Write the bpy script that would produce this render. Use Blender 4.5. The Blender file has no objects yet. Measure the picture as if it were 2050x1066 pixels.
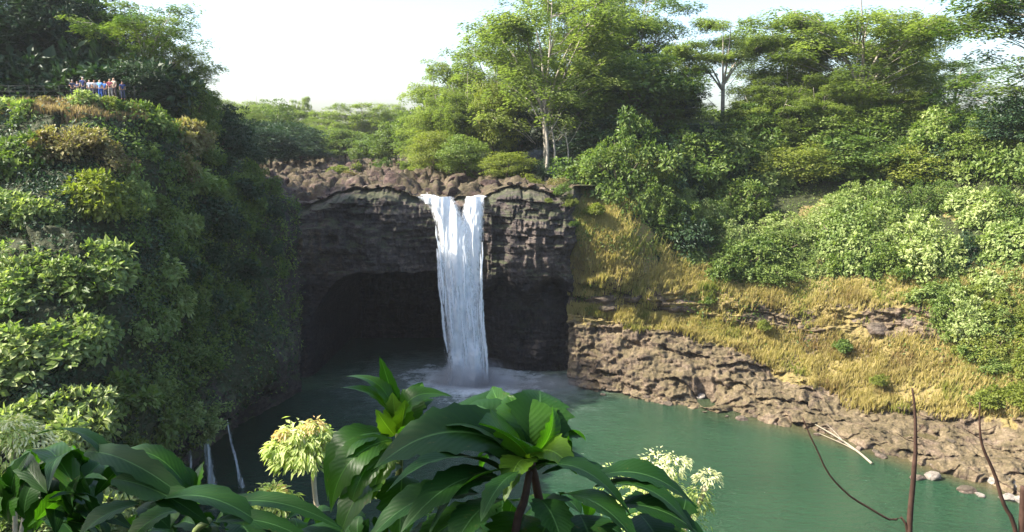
import bpy, math, random
import numpy as np
from mathutils import Vector, Matrix
R = math.radians
PI = math.pi
S = bpy.context.scene
COL = S.collection

# ------------------------------------------------------------ camera, world, sun, exposure
CAM_H = 31.0
FPX = 1609.0            # focal length in pixels of a 2050 px wide picture
PITCH = math.atan(253.0 / FPX)
cam_d = bpy.data.cameras.new('camera'); cam = bpy.data.objects.new('camera', cam_d); COL.objects.link(cam)
cam.location = (0, 0, CAM_H); cam.rotation_euler = (PI/2 - PITCH, 0, 0)
cam_d.sensor_width = 36.0; cam_d.lens = 36.0 * FPX / 2050.0
cam_d.clip_start = 0.05; cam_d.clip_end = 6000
S.camera = cam
SUN_EL, SUN_AZ = R(42), R(-100)      # azimuth measured from +Y (view direction), negative is to the left
sund = Vector((math.sin(SUN_AZ)*math.cos(SUN_EL), math.cos(SUN_AZ)*math.cos(SUN_EL), math.sin(SUN_EL)))
W = bpy.data.worlds.new('World'); S.world = W; W.use_nodes = True
nt = W.node_tree; nt.nodes.clear()
sky = nt.nodes.new('ShaderNodeTexSky'); sky.sky_type = 'NISHITA'; sky.sun_disc = False
sky.sun_elevation = SUN_EL; sky.sun_rotation = SUN_AZ
sky.air_density = 1.0; sky.dust_density = 3.0; sky.ozone_density = 2.0; sky.altitude = 60
bg = nt.nodes.new('ShaderNodeBackground'); bg.inputs[1].default_value = 0.128
wo = nt.nodes.new('ShaderNodeOutputWorld')
nt.links.new(sky.outputs[0], bg.inputs[0]); nt.links.new(bg.outputs[0], wo.inputs[0])
sl = bpy.data.lights.new('sun', 'SUN'); so = bpy.data.objects.new('sun', sl); COL.objects.link(so)
sl.energy = 5.0; sl.angle = R(0.5); sl.color = (1.0, 0.93, 0.80)
so.rotation_euler = sund.to_track_quat('Z', 'Y').to_euler(); so.location = (-60, 60, 90)
vs = S.view_settings; vs.view_transform = 'Standard'; vs.look = 'None'; vs.gamma = 1.0; vs.exposure = 1.75
S.render.film_transparent = False
cy = S.cycles
cy.max_bounces = 6; cy.diffuse_bounces = 2; cy.glossy_bounces = 2; cy.transmission_bounces = 4
cy.transparent_max_bounces = 12; cy.volume_bounces = 0
cy.caustics_reflective = False; cy.caustics_refractive = False
cy.use_denoising = True

# ------------------------------------------------------------ small maths
cP, sP = math.cos(PITCH), math.sin(PITCH)
def ray(px, py):
    a = (px - 1025.0)/FPX; b = (533.0 - py)/FPX
    return np.array([a, cP + b*sP, -sP + b*cP])
def P(px, py, Y):                       # the point at world distance Y seen at a photo position
    d = ray(px, py); return np.array([0, 0, CAM_H]) + d*(Y/d[1])
def PG(px, py, z=0.0):
    d = ray(px, py); return np.array([0, 0, CAM_H]) + d*((z-CAM_H)/d[2])
def sstep(a, b, x):
    t = np.clip((np.asarray(x, float)-a)/(b-a), 0, 1); return t*t*(3-2*t)
def _h(i, s):
    n = (i[..., 0].astype(np.int64)*374761393 + i[..., 1].astype(np.int64)*668265263 + i[..., 2].astype(np.int64)*2147483647 + s*1274126177) & 0xffffffff
    n = ((n ^ (n >> 13))*1274126177) & 0xffffffff
    n = ((n ^ (n >> 16))*2246822519) & 0xffffffff
    return ((n ^ (n >> 15)) & 0xffff)/65535.0
def vn(p, s=0):
    p = np.asarray(p, float); i = np.floor(p); f = p-i; u = f*f*(3-2*f); out = 0
    for dx in (0, 1):
        for dy in (0, 1):
            for dz in (0, 1):
                w = (u[..., 0] if dx else 1-u[..., 0])*(u[..., 1] if dy else 1-u[..., 1])*(u[..., 2] if dz else 1-u[..., 2])
                out = out + w*_h(i+np.array([dx, dy, dz]), s)
    return out*2-1
def fbm(p, sc=1.0, oc=4, s=0, ridged=False):
    p = np.asarray(p, float)*sc; a = 1.0; o = 0; t = 0
    for k in range(oc):
        n = vn(p, s+k*7)
        o = o + a*((1-2*np.abs(n)) if ridged else n); t += a; a *= 0.5; p = p*2.03+11.7
    return o/t

def blocks(p, size, s=0, warp=0.35, soft=0.12):
    # broken rock: every irregular cell gets its own height, with narrow transitions
    p = np.asarray(p, float); w = np.stack([vn(p*0.9/np.mean(size), s+1), vn(p*0.9/np.mean(size)+9.1, s+2), vn(p*0.9/np.mean(size)+17.3, s+3)], -1)*warp
    q = p/np.array(size)+w; i = np.floor(q); f = q-i; i[..., 0] += np.where(np.mod(i[..., 2], 2) == 0, 0, 0); u = sstep(0.5-soft*0, 1, (f-(1-soft))/soft*0.5+0.5)
    out = 0
    for dx in (0, 1):
        for dy in (0, 1):
            for dz in (0, 1):
                ww = (u[..., 0] if dx else 1-u[..., 0])*(u[..., 1] if dy else 1-u[..., 1])*(u[..., 2] if dz else 1-u[..., 2])
                out = out+ww*_h(i+np.array([dx, dy, dz]), s)
    return out*2-1

# ------------------------------------------------------------ mesh helpers
def mesh(name, V, F, mat=None, smooth=False, attrs=None, uv=None):
    V = np.asarray(V, np.float32).reshape(-1, 3); F = np.asarray(F, np.int32)
    m = bpy.data.meshes.new(name); k = F.shape[1]; n = len(F)
    m.vertices.add(len(V)); m.vertices.foreach_set('co', V.ravel())
    m.loops.add(n*k); m.loops.foreach_set('vertex_index', F.ravel())
    m.polygons.add(n); m.polygons.foreach_set('loop_start', np.arange(0, n*k, k, dtype=np.int32))
    m.update(calc_edges=True)
    m.polygons.foreach_set('use_smooth', np.full(n, bool(smooth)))
    if attrs:
        for a, v in attrs.items():
            at = m.attributes.new(a, 'FLOAT', 'POINT'); at.data.foreach_set('value', np.asarray(v, np.float32).ravel())
    if uv is not None:
        ul = m.uv_layers.new(name='uv'); ul.data.foreach_set('uv', np.asarray(uv, np.float32)[F.ravel()].ravel())
    if mat: m.materials.append(mat)
    m.validate(); return m
def obj(name, m, parent=None):
    o = bpy.data.objects.new(name, m); COL.objects.link(o)
    if parent: o.parent = parent
    return o
def tag(o, label=None, cat=None, group=None, kind=None):
    if label: o['label'] = label
    if cat: o['category'] = cat
    if group: o['group'] = group
    if kind: o['kind'] = kind
    return o
def empty(name, loc, label, cat, group=None, rz=0, sc=(1, 1, 1)):
    o = bpy.data.objects.new(name, None); COL.objects.link(o); o.location = loc; o.rotation_euler = (0, 0, rz); o.scale = sc
    o.empty_display_size = 0.2
    return tag(o, label, cat, group)
def grid_faces(nr, nc):
    i = np.arange(nr-1)[:, None]*nc + np.arange(nc-1)[None, :]
    return np.stack([i, i+1, i+nc+1, i+nc], -1).reshape(-1, 4)
def cr(P0, n):                           # Catmull-Rom resample along axis 0
    P0 = np.asarray(P0, float); k = len(P0)
    t = np.linspace(0, k-1, n); i = np.clip(np.floor(t).astype(int), 0, k-2); f = (t-i).reshape((-1,)+(1,)*(P0.ndim-1))
    Q = np.concatenate([2*P0[:1]-P0[1:2], P0, 2*P0[-1:]-P0[-2:-1]], 0)
    a, b, c, d = Q[i], Q[i+1], Q[i+2], Q[i+3]
    return 0.5*((2*b) + (c-a)*f + (2*a-5*b+4*c-d)*f*f + (3*b-a-3*c+d)*f**3)
def loft(C, nr, nc):
    A = cr(C, nr); A = np.swapaxes(cr(np.swapaxes(A, 0, 1), nc), 0, 1); return A
def normals(G):
    du = np.gradient(G, axis=1); dv = np.gradient(G, axis=0); n = np.cross(du, dv)
    n /= np.linalg.norm(n, axis=-1, keepdims=True)+1e-9; return n
def tube(pts, rad, seg=6):
    pts = np.asarray(pts, float); rad = np.asarray(rad, float); n = len(pts)
    T = np.gradient(pts, axis=0); T /= np.linalg.norm(T, axis=1, keepdims=True)+1e-9
    ref = np.array([0.31, 0.17, 0.93]) if abs(T[0][2]) < 0.9 else np.array([1, 0.1, 0])
    A = np.cross(T, ref); A /= np.linalg.norm(A, axis=1, keepdims=True)+1e-9; B = np.cross(T, A)
    an = np.linspace(0, 2*PI, seg, endpoint=False)
    V = pts[:, None] + rad[:, None, None]*(np.cos(an)[None, :, None]*A[:, None] + np.sin(an)[None, :, None]*B[:, None])
    V = V.reshape(-1, 3); F = []
    for i in range(n-1):
        for j in range(seg):
            a = i*seg+j; b = i*seg+(j+1) % seg; F.append((a, b, b+seg, a+seg))
    V = np.concatenate([V, pts[:1], pts[-1:]]); c0, c1 = len(V)-2, len(V)-1
    for j in range(seg):
        F.append((c0, (j+1) % seg, j, j)); k = (n-1)*seg; F.append((c1, k+j, k+(j+1) % seg, k+(j+1) % seg))
    return V, np.array(F)
def join(parts):
    Vs, Fs, o = [], [], 0
    for V, F in parts: Vs.append(V); Fs.append(F+o); o += len(V)
    return np.concatenate(Vs), np.concatenate(Fs)
def fixq(F):                              # quads with a doubled corner become two-triangle-safe
    return F
def tubes_mesh(name, parts, mat, smooth=True):
    V, F = join(parts); T = []
    tri = F[:, 2] == F[:, 3]
    Q = F[~tri]; T = np.concatenate([Q[:, [0, 1, 2]], Q[:, [0, 2, 3]], F[tri][:, :3]])
    return mesh(name, V, T, mat, smooth)

# ------------------------------------------------------------ materials
def nm(name):
    m = bpy.data.materials.new(name); m.use_nodes = True; t = m.node_tree; t.nodes.clear(); return m, t
def N(t, ty, **kw):
    n = t.nodes.new(ty)
    for k, v in kw.items():
        if hasattr(n, k): setattr(n, k, v)
        else: n.inputs[k].default_value = v
    return n
def L(t, a, b): t.links.new(a, b)
def ramp(t, fac, stops):
    r = t.nodes.new('ShaderNodeValToRGB'); e = r.color_ramp.elements
    while len(e) < len(stops): e.new(0.5)
    for x, (p, c) in zip(e, stops): x.position = p; x.color = (*c, 1)
    L(t, fac, r.inputs[0]); return r.outputs[0]
def noise(t, scale, detail=4, rough=0.6, vec=None, st=None):
    n = N(t, 'ShaderNodeTexNoise'); n.inputs['Scale'].default_value = scale; n.inputs['Detail'].default_value = detail; n.inputs['Roughness'].default_value = rough
    if vec is None:
        g = N(t, 'ShaderNodeNewGeometry'); vec = g.outputs['Position']
    if st is not None:
        mp = N(t, 'ShaderNodeMapping'); mp.inputs['Scale'].default_value = st; L(t, vec, mp.inputs[0]); vec = mp.outputs[0]
    L(t, vec, n.inputs['Vector']); return n
def mixc(t, f, a, b, mode='MIX'):
    m = N(t, 'ShaderNodeMix', data_type='RGBA', blend_type=mode)
    for s, v in ((m.inputs[0], f), (m.inputs[6], a), (m.inputs[7], b)):
        if hasattr(v, 'links') or isinstance(v, bpy.types.NodeSocket): L(t, v, s)
        elif isinstance(v, (int, float)): s.default_value = v
        else: s.default_value = (*v, 1)
    return m.outputs[2]
def math_(t, op, a, b=0.0, c=0.0):
    m = N(t, 'ShaderNodeMath', operation=op)
    for s, v in zip(m.inputs, (a, b, c)):
        if isinstance(v, bpy.types.NodeSocket): L(t, v, s)
        else: s.default_value = v
    return m.outputs[0]
def attr(t, name): return N(t, 'ShaderNodeAttribute', attribute_name=name).outputs['Fac']

def foliage_mat(name, cols, trans=0.35, rough=0.5, dry=None, spec=0.3):
    m, t = nm(name)
    a = attr(t, 'tint'); oi = N(t, 'ShaderNodeObjectInfo')
    f = math_(t, 'ADD', math_(t, 'MULTIPLY', a, 0.75), math_(t, 'MULTIPLY', oi.outputs['Random'], 0.25))
    c = ramp(t, f, [(i/(len(cols)-1), c) for i, c in enumerate(cols)])
    if dry:
        n = noise(t, 0.35, 2); d = ramp(t, n.outputs[0], [(0.5, (0, 0, 0)), (0.68, (1, 1, 1))])
        c = mixc(t, d, c, dry)
    p = N(t, 'ShaderNodeBsdfPrincipled'); L(t, c, p.inputs['Base Color']); p.inputs['Roughness'].default_value = rough
    p.inputs['Specular IOR Level'].default_value = spec
    tr = N(t, 'ShaderNodeBsdfTranslucent'); tc = mixc(t, 1.0, c, (1.5, 1.7, 0.7), 'MULTIPLY'); L(t, tc, tr.inputs[0])
    mx = N(t, 'ShaderNodeMixShader'); mx.inputs[0].default_value = trans
    L(t, p.outputs[0], mx.inputs[1]); L(t, tr.outputs[0], mx.inputs[2])
    o = N(t, 'ShaderNodeOutputMaterial'); L(t, mx.outputs[0], o.inputs[0]); return m
def simple_mat(name, col, rough=0.7, spec=0.3, var=0.25, scale=8, bump=0.0):
    m, t = nm(name); n = noise(t, scale, 5)
    c = ramp(t, n.outputs[0], [(0.3, tuple(x*(1-var) for x in col)), (0.7, tuple(min(1, x*(1+var)) for x in col))])
    p = N(t, 'ShaderNodeBsdfPrincipled'); L(t, c, p.inputs['Base Color']); p.inputs['Roughness'].default_value = rough; p.inputs['Specular IOR Level'].default_value = spec
    if bump:
        b = N(t, 'ShaderNodeBump'); b.inputs['Strength'].default_value = bump; L(t, n.outputs[0], b.inputs['Height']); L(t, b.outputs[0], p.inputs['Normal'])
    o = N(t, 'ShaderNodeOutputMaterial'); L(t, p.outputs[0], o.inputs[0]); return m

def rock_mat(name, dark, mid, light, moss=(0.045, 0.06, 0.018), moss_amt=0.5, zones=False, strata=1.0, shade_layer=None):
    m, t = nm(name)
    n1 = noise(t, 0.22, 6, 0.65); n2 = noise(t, 1.6, 6, 0.7); n3 = noise(t, 0.5, 5, 0.7, st=(1, 1, 4.5*strata))
    f = math_(t, 'ADD', math_(t, 'MULTIPLY', n1.outputs[0], 0.35), math_(t, 'ADD', math_(t, 'MULTIPLY', n2.outputs[0], 0.3), math_(t, 'MULTIPLY', n3.outputs[0], 0.35)))
    c = ramp(t, f, [(0.36, dark), (0.5, mid), (0.63, light)])
    vo = N(t, 'ShaderNodeTexVoronoi', feature='DISTANCE_TO_EDGE'); vo.inputs['Scale'].default_value = 1.1
    g = N(t, 'ShaderNodeNewGeometry'); w = mixc(t, 0.25, g.outputs['Position'], n2.outputs['Color'], 'ADD'); L(t, w, vo.inputs['Vector'])
    cr_ = ramp(t, vo.outputs['Distance'], [(0.0, (0.45, 0.42, 0.42)), (0.07, (1, 1, 1))]); c = mixc(t, 0.7, c, mixc(t, 1.0, c, cr_, 'MULTIPLY'))
    sx = N(t, 'ShaderNodeSeparateXYZ'); L(t, g.outputs['Normal'], sx.inputs[0])
    n4 = noise(t, 0.3, 5, 0.7); up = math_(t, 'ADD', math_(t, 'MULTIPLY', sx.outputs['Z'], 0.25), n4.outputs[0])
    mk = ramp(t, up, [(0.58, (0, 0, 0)), (0.70, (1, 1, 1))])
    n5 = noise(t, 3.0, 4); mc = ramp(t, n5.outputs[0], [(0.3, tuple(x*0.6 for x in moss)), (0.7, tuple(x*1.6 for x in moss))])
    c = mixc(t, math_(t, 'MULTIPLY', mk, moss_amt), c, mc)
    if shade_layer:                            # older dark flow below this height, painted darker still as the cave's shade
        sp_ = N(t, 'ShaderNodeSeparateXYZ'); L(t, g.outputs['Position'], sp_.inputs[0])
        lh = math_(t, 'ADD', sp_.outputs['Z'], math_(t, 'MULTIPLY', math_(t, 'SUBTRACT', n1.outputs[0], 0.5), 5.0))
        lm = ramp(t, math_(t, 'DIVIDE', lh, 20.0), [((shade_layer-0.5)/20.0, (0.30, 0.31, 0.36)), ((shade_layer+0.5)/20.0, (1, 1, 1))]); c = mixc(t, 1.0, c, lm, 'MULTIPLY')
    if zones:                            # masks stored on the mesh: where grass and soil grow, where shrubs grow, wet rock
        gz = attr(t, 'grass'); n6 = noise(t, 0.7, 6, 0.7); n7 = noise(t, 5.0, 4, 0.7)
        gm = ramp(t, math_(t, 'ADD', math_(t, 'SUBTRACT', gz, 0.5), n6.outputs[0]), [(0.45, (0, 0, 0)), (0.55, (1, 1, 1))])
        gc = ramp(t, n7.outputs[0], [(0.3, (0.12, 0.09, 0.035)), (0.5, (0.23, 0.175, 0.07)), (0.7, (0.15, 0.15, 0.045))])
        c = mixc(t, gm, c, gc)
        sz = attr(t, 'soil'); sm = ramp(t, math_(t, 'ADD', math_(t, 'SUBTRACT', sz, 0.5), n6.outputs[0]), [(0.45, (0, 0, 0)), (0.55, (1, 1, 1))])
        sc_ = ramp(t, n7.outputs[0], [(0.3, (0.018, 0.024, 0.008)), (0.7, (0.045, 0.052, 0.018))]); c = mixc(t, sm, c, sc_)
    p = N(t, 'ShaderNodeBsdfPrincipled'); L(t, c, p.inputs['Base Color']); p.inputs['Roughness'].default_value = 0.75; p.inputs['Specular IOR Level'].default_value = 0.25
    b = N(t, 'ShaderNodeBump'); b.inputs['Strength'].default_value = 0.9; b.inputs['Distance'].default_value = 0.35
    hh = math_(t, 'ADD', n2.outputs[0], math_(t, 'MULTIPLY', n3.outputs[0], 1.2)); L(t, hh, b.inputs['Height']); L(t, b.outputs[0], p.inputs['Normal'])
    o = N(t, 'ShaderNodeOutputMaterial'); L(t, p.outputs[0], o.inputs[0]); return m

M = {}
M['cliff'] = rock_mat('cliff_rock', (0.018, 0.015, 0.017), (0.060, 0.048, 0.045), (0.17, 0.135, 0.11), moss_amt=0.5, shade_layer=13.0)
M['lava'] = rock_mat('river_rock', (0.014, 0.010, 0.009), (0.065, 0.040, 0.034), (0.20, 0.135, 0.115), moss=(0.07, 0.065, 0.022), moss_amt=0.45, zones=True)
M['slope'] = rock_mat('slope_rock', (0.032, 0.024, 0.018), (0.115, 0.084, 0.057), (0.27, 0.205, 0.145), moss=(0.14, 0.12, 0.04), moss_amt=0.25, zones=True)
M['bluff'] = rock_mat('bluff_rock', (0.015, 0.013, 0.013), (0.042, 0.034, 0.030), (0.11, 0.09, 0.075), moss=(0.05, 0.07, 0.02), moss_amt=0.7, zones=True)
M['pale_rock'] = rock_mat('pale_rock', (0.12, 0.10, 0.085), (0.25, 0.22, 0.19), (0.38, 0.34, 0.30), moss_amt=0.1)
M['brown_rock'] = rock_mat('brown_rock', (0.035, 0.027, 0.022), (0.11, 0.082, 0.065), (0.25, 0.195, 0.155), moss_amt=0.15)
M['leaf_mid'] = foliage_mat('leaf_mid', [(0.030, 0.060, 0.012), (0.07, 0.12, 0.022), (0.14, 0.19, 0.04), (0.23, 0.28, 0.08)])
M['leaf_dark'] = foliage_mat('leaf_dark', [(0.012, 0.032, 0.014), (0.025, 0.055, 0.020), (0.05, 0.085, 0.03)], trans=0.2)
M['leaf_pale'] = foliage_mat('leaf_pale', [(0.06, 0.11, 0.025), (0.14, 0.20, 0.05), (0.26, 0.31, 0.11), (0.40, 0.42, 0.21)])
M['leaf_yellow'] = foliage_mat('leaf_yellow', [(0.08, 0.11, 0.018), (0.15, 0.18, 0.03), (0.24, 0.25, 0.05)], trans=0.4)
M['leaf_dry'] = foliage_mat('leaf_dry', [(0.09, 0.06, 0.03), (0.17, 0.125, 0.06), (0.20, 0.19, 0.07), (0.34, 0.26, 0.15)])
M['leaf_albizia'] = foliage_mat('leaf_albizia', [(0.075, 0.11, 0.030), (0.14, 0.18, 0.048), (0.23, 0.265, 0.085)], trans=0.5)
M['leaf_far'] = foliage_mat('leaf_far', [(0.05, 0.085, 0.02), (0.10, 0.145, 0.035), (0.18, 0.20, 0.06)], trans=0.4)
M['grass'] = foliage_mat('dry_grass_blade', [(0.09, 0.14, 0.03), (0.20, 0.21, 0.05), (0.42, 0.34, 0.15), (0.30, 0.25, 0.10), (0.22, 0.15, 0.07), (0.14, 0.19, 0.04)], trans=0.35, spec=0.15)
M['grass_brown'] = foliage_mat('brown_grass_blade', [(0.12, 0.11, 0.04), (0.24, 0.17, 0.10), (0.40, 0.30, 0.20), (0.16, 0.17, 0.06)], trans=0.25, spec=0.15)
M['bark_pale'] = simple_mat('bark_pale', (0.27, 0.24, 0.20), 0.85, 0.2, 0.3, 3, 0.4)
M['bark'] = simple_mat('bark', (0.11, 0.085, 0.06), 0.9, 0.2, 0.35, 6, 0.4)
M['twig'] = simple_mat('twig', (0.05, 0.028, 0.02), 0.8, 0.2, 0.4, 30, 0.3)
M['driftwood'] = simple_mat('driftwood', (0.26, 0.23, 0.17), 0.8, 0.2, 0.2, 5)

# ------------------------------------------------------------ the setting: landform
# lip of the fall wall, by photo column, taken at the wall's own distance
LIP_PX = np.array([480, 500, 560, 600, 640, 700, 770, 800, 832, 850, 906, 914, 938, 964, 975, 1000, 1060, 1110, 1150, 1170])
LIP_PY = np.array([345, 350, 392, 408, 398, 376, 374, 384, 396, 400, 400, 392, 394, 400, 388, 378, 372, 390, 378, 374])
def yfront(x):
    x = np.asarray(x, float)
    return 104.0 + 8.0*sstep(7.2, 10.6, x) - 4.5*sstep(-24, -37, x) - 1.2*np.exp(-((x+18)/7.0)**2) + 0.9*np.exp(-((x+5)/3.5)**2) - 1.2*np.exp(-((x-4)/4)**2)
lipx = (LIP_PX-1025)/FPX*104*1.0; lipz = np.array([P(a, b, 104)[2] for a, b in zip(LIP_PX, LIP_PY)])
def lip(x):
    x = np.asarray(x, float); return np.interp(x, lipx, lipz)+(fbm(np.stack([x, 0*x, 0*x], -1), 0.5, 4, 17)*0.35+blocks(np.stack([x, 0*x, 0*x], -1), (1.6, 9, 9), 18)*0.38)*(1-np.exp(-((x+8)/2.5)**4))
R6 = [(1150, 378, 106), (1250, 372, 112), (1400, 352, 124), (1600, 332, 126), (1850, 315, 122), (2050, 330, 108), (2350, 335, 98)]
R6P = np.array([P(*a) for a in R6])
def front(x):
    xs = np.concatenate([[-400, -60, -37.5], np.linspace(-36, 8, 260), R6P[1:, 0], [400]])
    w = np.linspace(-36, 8, 260)
    ys = np.concatenate([[92, 95, 98], yfront(w), R6P[1:, 1], [92]])
    zs = np.concatenate([[34, 34, 28], lip(w), R6P[1:, 2], [30]])
    return np.interp(x, xs, ys), np.interp(x, xs, zs)
def H(x, y, rough=True):
    x = np.asarray(x, float); y = np.asarray(y, float)
    xc = -14-0.27*(y-104); d = np.abs(x-xc)
    hb = 24.2+0.012*(y-104)+9.5*sstep(17, 52, d)+0.02*np.clip(y-180, 0, 500)
    fy, fz = front(x); w = sstep(0, 22, y-fy); hb = fz*(1-w)+hb*w
    if rough:
        bed = 1-sstep(16, 27, d); p = np.stack([x, y, 0*x], -1)
        q = p*np.array([1, 0.55, 1])
        n = fbm(q, 0.20, 5, 3, True)*1.7+fbm(q, 0.8, 4, 9, True)*0.9-0.3
        n = n*0.45+blocks(p, (2.4, 3.0, 9), 71, soft=0.08)*1.0+blocks(p, (1.0, 1.2, 9), 72, soft=0.08)*0.6
        hb = hb+n*bed*sstep(2.0, 4.5, y-fy)+fbm(p, 0.05, 3, 5)*1.2*(1-bed)*w
    return hb

def structure(name, m, label=None):
    o = obj(name, m); o['kind'] = 'structure'
    if label: o['label'] = label
    return o

# plateau with the river bed
u = np.concatenate([np.linspace(-420, -80, 30)[:-1], np.linspace(-80, 40, 400)[:-1], np.linspace(40, 110, 60)[:-1], np.linspace(110, 420, 30)])
tt = np.concatenate([np.linspace(0, 60, 230)[:-1], np.linspace(60, 200, 120)[:-1], np.linspace(200, 560, 60)])
X, T_ = np.meshgrid(u, tt); FY, _ = front(X); wl = sstep(-38, -36, X)*(1-sstep(7.5, 8.5, X)); Y = FY+T_+2.0*wl; Z = H(X, Y)-0.15*wl*np.exp(-T_)
xc = -14-0.27*(Y-104); soil = sstep(17, 25, np.abs(X-xc)+fbm(np.stack([X, Y, 0*X], -1), 0.1, 3, 2)*4)
soil = np.maximum(soil, sstep(90, 130, Y-104))
soil = soil*sstep(2, 8, T_+np.where(X > 9, 10, 0)+np.where(X < -36, 10, 0))
structure('hills', mesh('hills', np.stack([X, Y, Z], -1), grid_faces(*X.shape), M['lava'], True, {'grass': np.zeros(X.shape), 'soil': soil}), 'reddish brown lava river bed and wooded banks above the waterfall')

# the fall wall: an overhanging ledge above a deep cave
def recess(x, z):
    n = fbm(np.stack([x, z, 0*x], -1), 0.25, 3, 4)*1.2
    top = 14.2-5.5*np.clip((-19.5-x)/6.5, 0, 1)**2+n*0.5
    cave = sstep(-26.4, -24.8, x+n*0.5)*(1-sstep(-9, -5.5, x))*sstep(0.0, 1.6, top-z)
    right = sstep(-9.5, -6, x)*sstep(0, 2.5, 13.0+n*1.5-z-1.2*np.sin(x*0.9))*(1-sstep(7.0, 9.8, x+n*0.6))
    return cave*26+right*3.2
xs = np.linspace(-40, 13, 560); tv = np.linspace(0, 1, 300)
X, Tt = np.meshgrid(xs, tv); LZ = lip(X); Z = -2+(LZ+2)*(Tt-0.02*sstep(0.9, 1, Tt)+0.02*sstep(0.97, 1, Tt))
Yw = yfront(X+0.9*fbm(np.stack([0*X, Z, 0*X+3], -1), 0.45, 4, 66)*sstep(4, 7, X))+0.9*sstep(0.80, 1.0, Tt)+2.4*sstep(0.955, 1.0, Tt)**1.2
p = np.stack([X, Z*0.8, 0*X], -1)
strata = fbm(np.stack([X*0.15, Z*1.3, 0*X], -1), 1.0, 4, 8)
disp = fbm(p, 0.12, 5, 1)*2.4+fbm(p*np.array([1.6, 0.7, 1]), 0.5, 5, 6, True)*0.8+strata*0.5+fbm(p, 1.7, 3, 12, True)*0.25
right_slope_in = sstep(6.5, 9.2, X)*1.0
disp = disp*0.8+(blocks(np.stack([X, Z, 0*X], -1), (2.4, 1.1, 9), 73)*0.55+blocks(np.stack([X, Z, 0*X], -1), (0.9, 0.6, 9), 74)*0.28)*(0.35+0.65*sstep(0.55, 0.8, Tt+0.1*fbm(p, 0.2, 3, 75)))
Yw = Yw-disp*(1-sstep(0.97, 1, Tt)*0.6)+recess(X, Z)-right_slope_in*0.3
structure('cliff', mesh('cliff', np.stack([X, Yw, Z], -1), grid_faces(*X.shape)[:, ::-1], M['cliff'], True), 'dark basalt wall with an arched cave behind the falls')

# right hand slope
cols = [1138, 1250, 1400, 1600, 1850, 2050, 2350]
r1 = [775, 790, 815, 852, 925, 985, 1080]
rows = [
 [PG(c, a+14, -1.2) for c, a in zip(cols, r1)],
 [PG(c, a, 0.05)+np.array([0, 1.0 if c < 1200 else 0, 0]) for c, a in zip(cols, r1)],
 [P(*a) for a in zip(cols, (640, 650, 685, 775, 850, 862, 900), (104.2, 102.4, 99.5, 93, 84, 79, 71))],
 [P(*a) for a in zip(cols, (618, 622, 645, 675, 680, 700, 700), (103.9, 102.4, 102.4, 99, 92, 86, 78))],
 [P(*a) for a in zip(cols, (560, 570, 590, 620, 612, 640, 640), (103.6, 102.2, 104, 101, 95, 88.5, 80.5))],
 [P(*a) for a in zip(cols, (445, 470, 520, 540, 520, 520, 520), (103.8, 103.6, 108, 106, 100, 93, 85))],
 [np.array([R6P[0][0]-2.6, 111, 24.0])]+[a for a in R6P[1:]],
 [np.array([R6P[0][0]-2.6, 115, 23.4])]+[a+np.array([0, 4, -0.3]) for a in R6P[1:]],
]
RC = np.array(rows)
def slope_pt(uu, vv):                     # uu 0..6 along columns, vv 0..7 rows
    A = RC; i = int(min(max(math.floor(vv), 0), 6)); j = int(min(max(math.floor(uu), 0), 5)); f = vv-i; g = uu-j
    a = A[i][j]*(1-g)+A[i][j+1]*g; b = A[i+1][j]*(1-g)+A[i+1][j+1]*g
    return a*(1-f)+b*f
nr, nc = 420, 620
G = loft(RC, nr, nc); nn = normals(G)
vv = np.linspace(0, 7, nr)[:, None]*np.ones((1, nc)); uu = np.linspace(0, 6, nc)[None, :]*np.ones((nr, 1))
rockband = sstep(0.2, 0.7, vv)*(1-sstep(2.0, 2.5, vv)); outc = sstep(2.8, 3.15, vv)*(1-sstep(4.0, 4.5, vv))
left_in = 1-sstep(0.0, 0.25, uu)
d = fbm(G*np.array([1, 1, 1.5]), 0.16, 5, 21, True)*1.1*(0.25+rockband*0.6+outc*0.9)+fbm(G*np.array([1, 1, 2.2]), 1.2, 5, 23, True)*0.22*(0.3+rockband+outc*0.6)+fbm(G, 0.10, 3, 25)*1.0*(0.4+0.6*outc)
cut = rockband*np.exp(-((uu-2.05)/0.16)**2)*np.exp(-((vv-1.28)/0.18)**2)*3.0
bk = blocks(G+np.array([0, 0, 0.12])*G[..., 0:1], (2.8, 2.8, 0.9), 81)*0.7+blocks(G, (1.1, 1.1, 0.45), 82)*0.35+blocks(G, (0.5, 0.5, 0.28), 83)*0.14
G = G-nn*np.sign(nn[..., 2:3]+1e-6)*(-1)*(d-cut)[..., None]*(1-0.4*left_in[..., None])
G = G+np.array([-0.45, -0.85, 0.25])*(bk*(rockband+outc*0.9)*(1-0.5*left_in))[..., None]
wob = fbm(G, 0.2, 4, 31)
grass = sstep(1.85, 2.2, vv+wob*0.5)*(1-outc*sstep(-0.15, 0.25, fbm(G, 0.22, 4, 33)+0.1))
grass = np.clip(grass-0.75*sstep(0.15, 0.5, fbm(G, 0.35, 3, 36)), 0, 1)
soil = sstep(4.7, 5.4, vv+wob)*0.9
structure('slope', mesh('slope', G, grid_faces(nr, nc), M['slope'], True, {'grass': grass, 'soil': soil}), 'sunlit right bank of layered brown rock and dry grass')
SLOPE_G = G

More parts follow.
